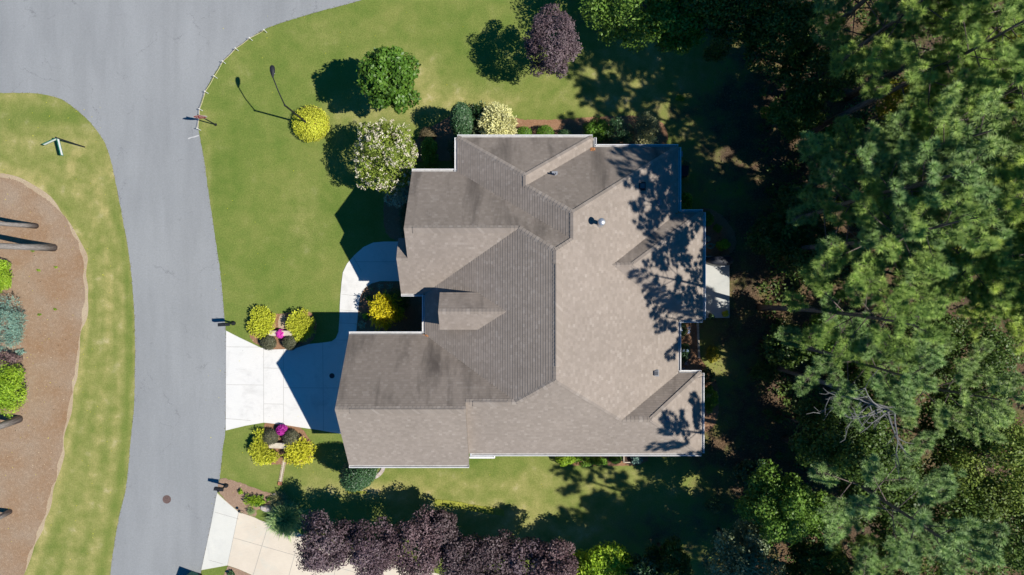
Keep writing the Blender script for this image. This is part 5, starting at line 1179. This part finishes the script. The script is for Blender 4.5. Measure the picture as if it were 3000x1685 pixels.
def pot(px, py, r, h, mat, z0, label, leaf, plab, seed, pr=None):
    c = G(px, py, z0 + h); b = Vector((c.x, c.y, z0)); mb = MB(b); mb.lathe(b, [(r * .65, 0), (r * .95, h * .7), (r, h * .9), (r * 1.08, h * .92), (r * 1.08, h), (r * .92, h), (r * .9, h * .88), (.01, h * .88)], 18)
    tag(mb.build('flower_pot', mat, smooth=True), label, 'pot'); shrub('potted_plant', px, py, .45, (pr or r * 48 * 1.2), (pr or r * 48 * 1.2), leaf, plab, 'plant', None, n=500, seed=seed, z0=z0 + h * .8, ln=.1, wd=.05)
pot(2125, 920, .16, .35, m_terra, .14, 'terracotta pot on the lower right patio corner', 'lime', 'yellow green plant in the patio corner pot', 501)
pot(2083, 927, .13, .3, m_bark4, .14, 'dark brown pot on the lower edge of the patio', 'holly', 'dark green plant in the brown pot on the patio', 502)
pot(2062, 926, .12, .28, m_redpot, .14, 'red pot by the wall at the lower patio corner', 'holly', 'tiny plant in the red pot by the wall', 503, 5)
pot(2071, 700, .2, .4, m_bluepot, 0, 'blue glazed pot against the rear wall', 'spruce', 'bluish plant in the blue glazed pot', 504, 8)
g = G(2080, 721); mb = MB(g)
mb.tube([g + Vector((math.cos(a) * r_, math.sin(a) * r_ * .7, .03 + .004 * i)) for i, (a, r_) in enumerate([(k * .5, .12 + .004 * k) for k in range(36)])], .012, 5); mb.tube([g + Vector((.2, .05, .05)), g + Vector((.45, .14, .06))], .014, 5)
tag(mb.build('garden_hose', m_teal), 'coiled teal garden hose beside the blue pot', 'hose')
c = G(2006, 500, 1.0); b = Vector((c.x, c.y, 0)); t = empty('storage_bin', b, 'black lidded bin standing by the upper rear wall', 'bin'); mb = MB(b); mb.box(b + Vector((0, 0, .45)), (.42, .55, .9), 0, 1.1); mb.build('body', m_tarp, t, bevel=.02); mb = MB(b); mb.box(b + Vector((0, 0, .93)), (.5, .63, .06)); mb.build('lid', m_black, t, bevel=.02)
c = G(1998, 452, 1.5); b = Vector((c.x, c.y, 0)); mb = MB(b); mb.box(b + Vector((-.1, 0, 1.4)), (.22, .3, .5)); mb.tube([b + Vector((-.1, 0, 0)), b + Vector((-.1, 0, 1.2))], .03, 8); tag(mb.build('utility_box', m_greypipe, bevel=.01), 'grey utility box on the upper rear wall', 'utility box')
# hydrangea blooms
rng = np.random.default_rng(66); P = []
for (px, py, z) in [(1995, 966, .8), (2018, 972, .7), (2019, 960, .7), (2002, 1027, .8), (2013, 1028, .8), (2010, 1065, .7), (2003, 1083, .6), (1992, 1008, .8)]:
    c = G(px, py, z); P.append(np.array(c)[None, :] + rng.normal(size=(26, 3)) * [.05, .05, .03])
P = np.concatenate(P); o_ = G(2005, 1020); V, F = leaves(P - np.array(o_), rng.normal(size=P.shape) + [0, 0, 1], .06, .05, rng)
tag(link('hydrangea_blooms', npmesh('hydrangea_blooms', V, F, L['blueflower'], rng.random(len(F))), None, o_), 'pale blue hydrangea blooms in the shaded rear recess', 'flowers', kind='stuff')
c = G(2076, 1159, 1.15); P = np.array(c)[None, :] + rng.normal(size=(60, 3)) * [.12, .07, .04]; V, F = leaves(P - np.array(c), rng.normal(size=P.shape) + [0, 0, 1], .08, .06, rng)
tag(link('pale_bloom', npmesh('pale_bloom', V, F, L['silver'], rng.random(len(F))), None, c), 'pale yellow bloom on the rear hydrangea', 'flower')
# fallen leaves
rng = np.random.default_rng(12); n = 420; X = rng.uniform(600, 2050, n); Y = rng.uniform(10, 1560, n); X[:160] = rng.uniform(0, 330, 160); Y[:160] = rng.uniform(300, 1650, 160)
ok = ~((X > 960) & (X < 2060) & (Y > 390) & (Y < 1380)); X, Y = X[ok], Y[ok]; P = np.stack([(X - 1500) * S, -(Y - 842.5) * S, np.full(len(X), .03)], 1)
V, F = leaves(P, rng.normal(size=P.shape) * .3 + [0, 0, 1], .06, .035, rng); tag(link('fallen_leaves', npmesh('fallen_leaves', V, F, L['gold'], rng.random(len(F)))), 'scattered fallen yellow leaves on the lawns', 'leaves', kind='stuff')
rng = np.random.default_rng(13); n = 3000; X = rng.uniform(2090, 2750, n); Y = rng.uniform(0, 1685, n); P = np.stack([(X - 1500) * S, -(Y - 842.5) * S, rng.uniform(.02, .06, n)], 1)
V, F = leaves(P, rng.normal(size=P.shape) * .4 + [0, 0, 1], .13, .08, rng); tag(link('leaf_litter', npmesh('leaf_litter', V, F, L['brown'], rng.random(len(F)))), 'brown leaf litter on the floor of the wood', 'leaf litter', kind='stuff')

# undergrowth of the wood
rng = np.random.default_rng(14); m_ = 900; CX = rng.uniform(2230, 3150, m_); CY = rng.uniform(-60, 1760, m_); cr_ = rng.uniform(.25, .7, m_); per = 26
P = np.repeat(np.stack([(CX - 1500) * S, -(CY - 842.5) * S, cr_ * .6], 1), per, 0) + unit(rng, m_ * per) * np.repeat(cr_, per)[:, None] * rng.uniform(.5, 1, (m_ * per, 1)) * [1, 1, .8]
P[:, 2] = np.maximum(P[:, 2], .05); V, F = leaves(P, rng.normal(size=P.shape) * .5 + [0, 0, 1], .2, .12, rng)
tag(link('undergrowth', npmesh('undergrowth', V, F, L['forest'], np.repeat(rng.random(m_), per) * .6 + rng.random(len(P)) * .4)), 'dark leafy undergrowth on the floor of the wood', 'undergrowth', kind='stuff')
# faded paint mark on the road beside the stop sign
flat('road_marking', wob([(551, 404), (583, 396), (584, 399), (552, 408)], .5, 3, 4), M('worn_paint', (.42, .42, .42), .9), .0, .0125, kind='structure')
# leaf crumbs gathered along the road edge
rng = np.random.default_rng(15); Q = []
for line in (smooth(ISL, 1), smooth(LAWN, 1)):
    for a, b in zip(line, line[1:]):
        if -50 < a[0] < 1100 and -30 < a[1] < 1720:
            k = int(math.hypot(b[0] - a[0], b[1] - a[1]) / 4); t_ = rng.random(k)
            for u in t_: Q.append((a[0] + (b[0] - a[0]) * u + rng.normal() * 2.0, a[1] + (b[1] - a[1]) * u + rng.normal() * 2.0))
Q = np.array(Q); P = np.stack([(Q[:, 0] - 1500) * S, -(Q[:, 1] - 842.5) * S, np.full(len(Q), .02)], 1); V, F = leaves(P, rng.normal(size=P.shape) * .3 + [0, 0, 1], .05, .035, rng)
tag(link('edge_debris', npmesh('edge_debris', V, F, L['brown'], rng.random(len(F)))), 'dry leaf crumbs lying along the road edges', 'leaves', kind='stuff')
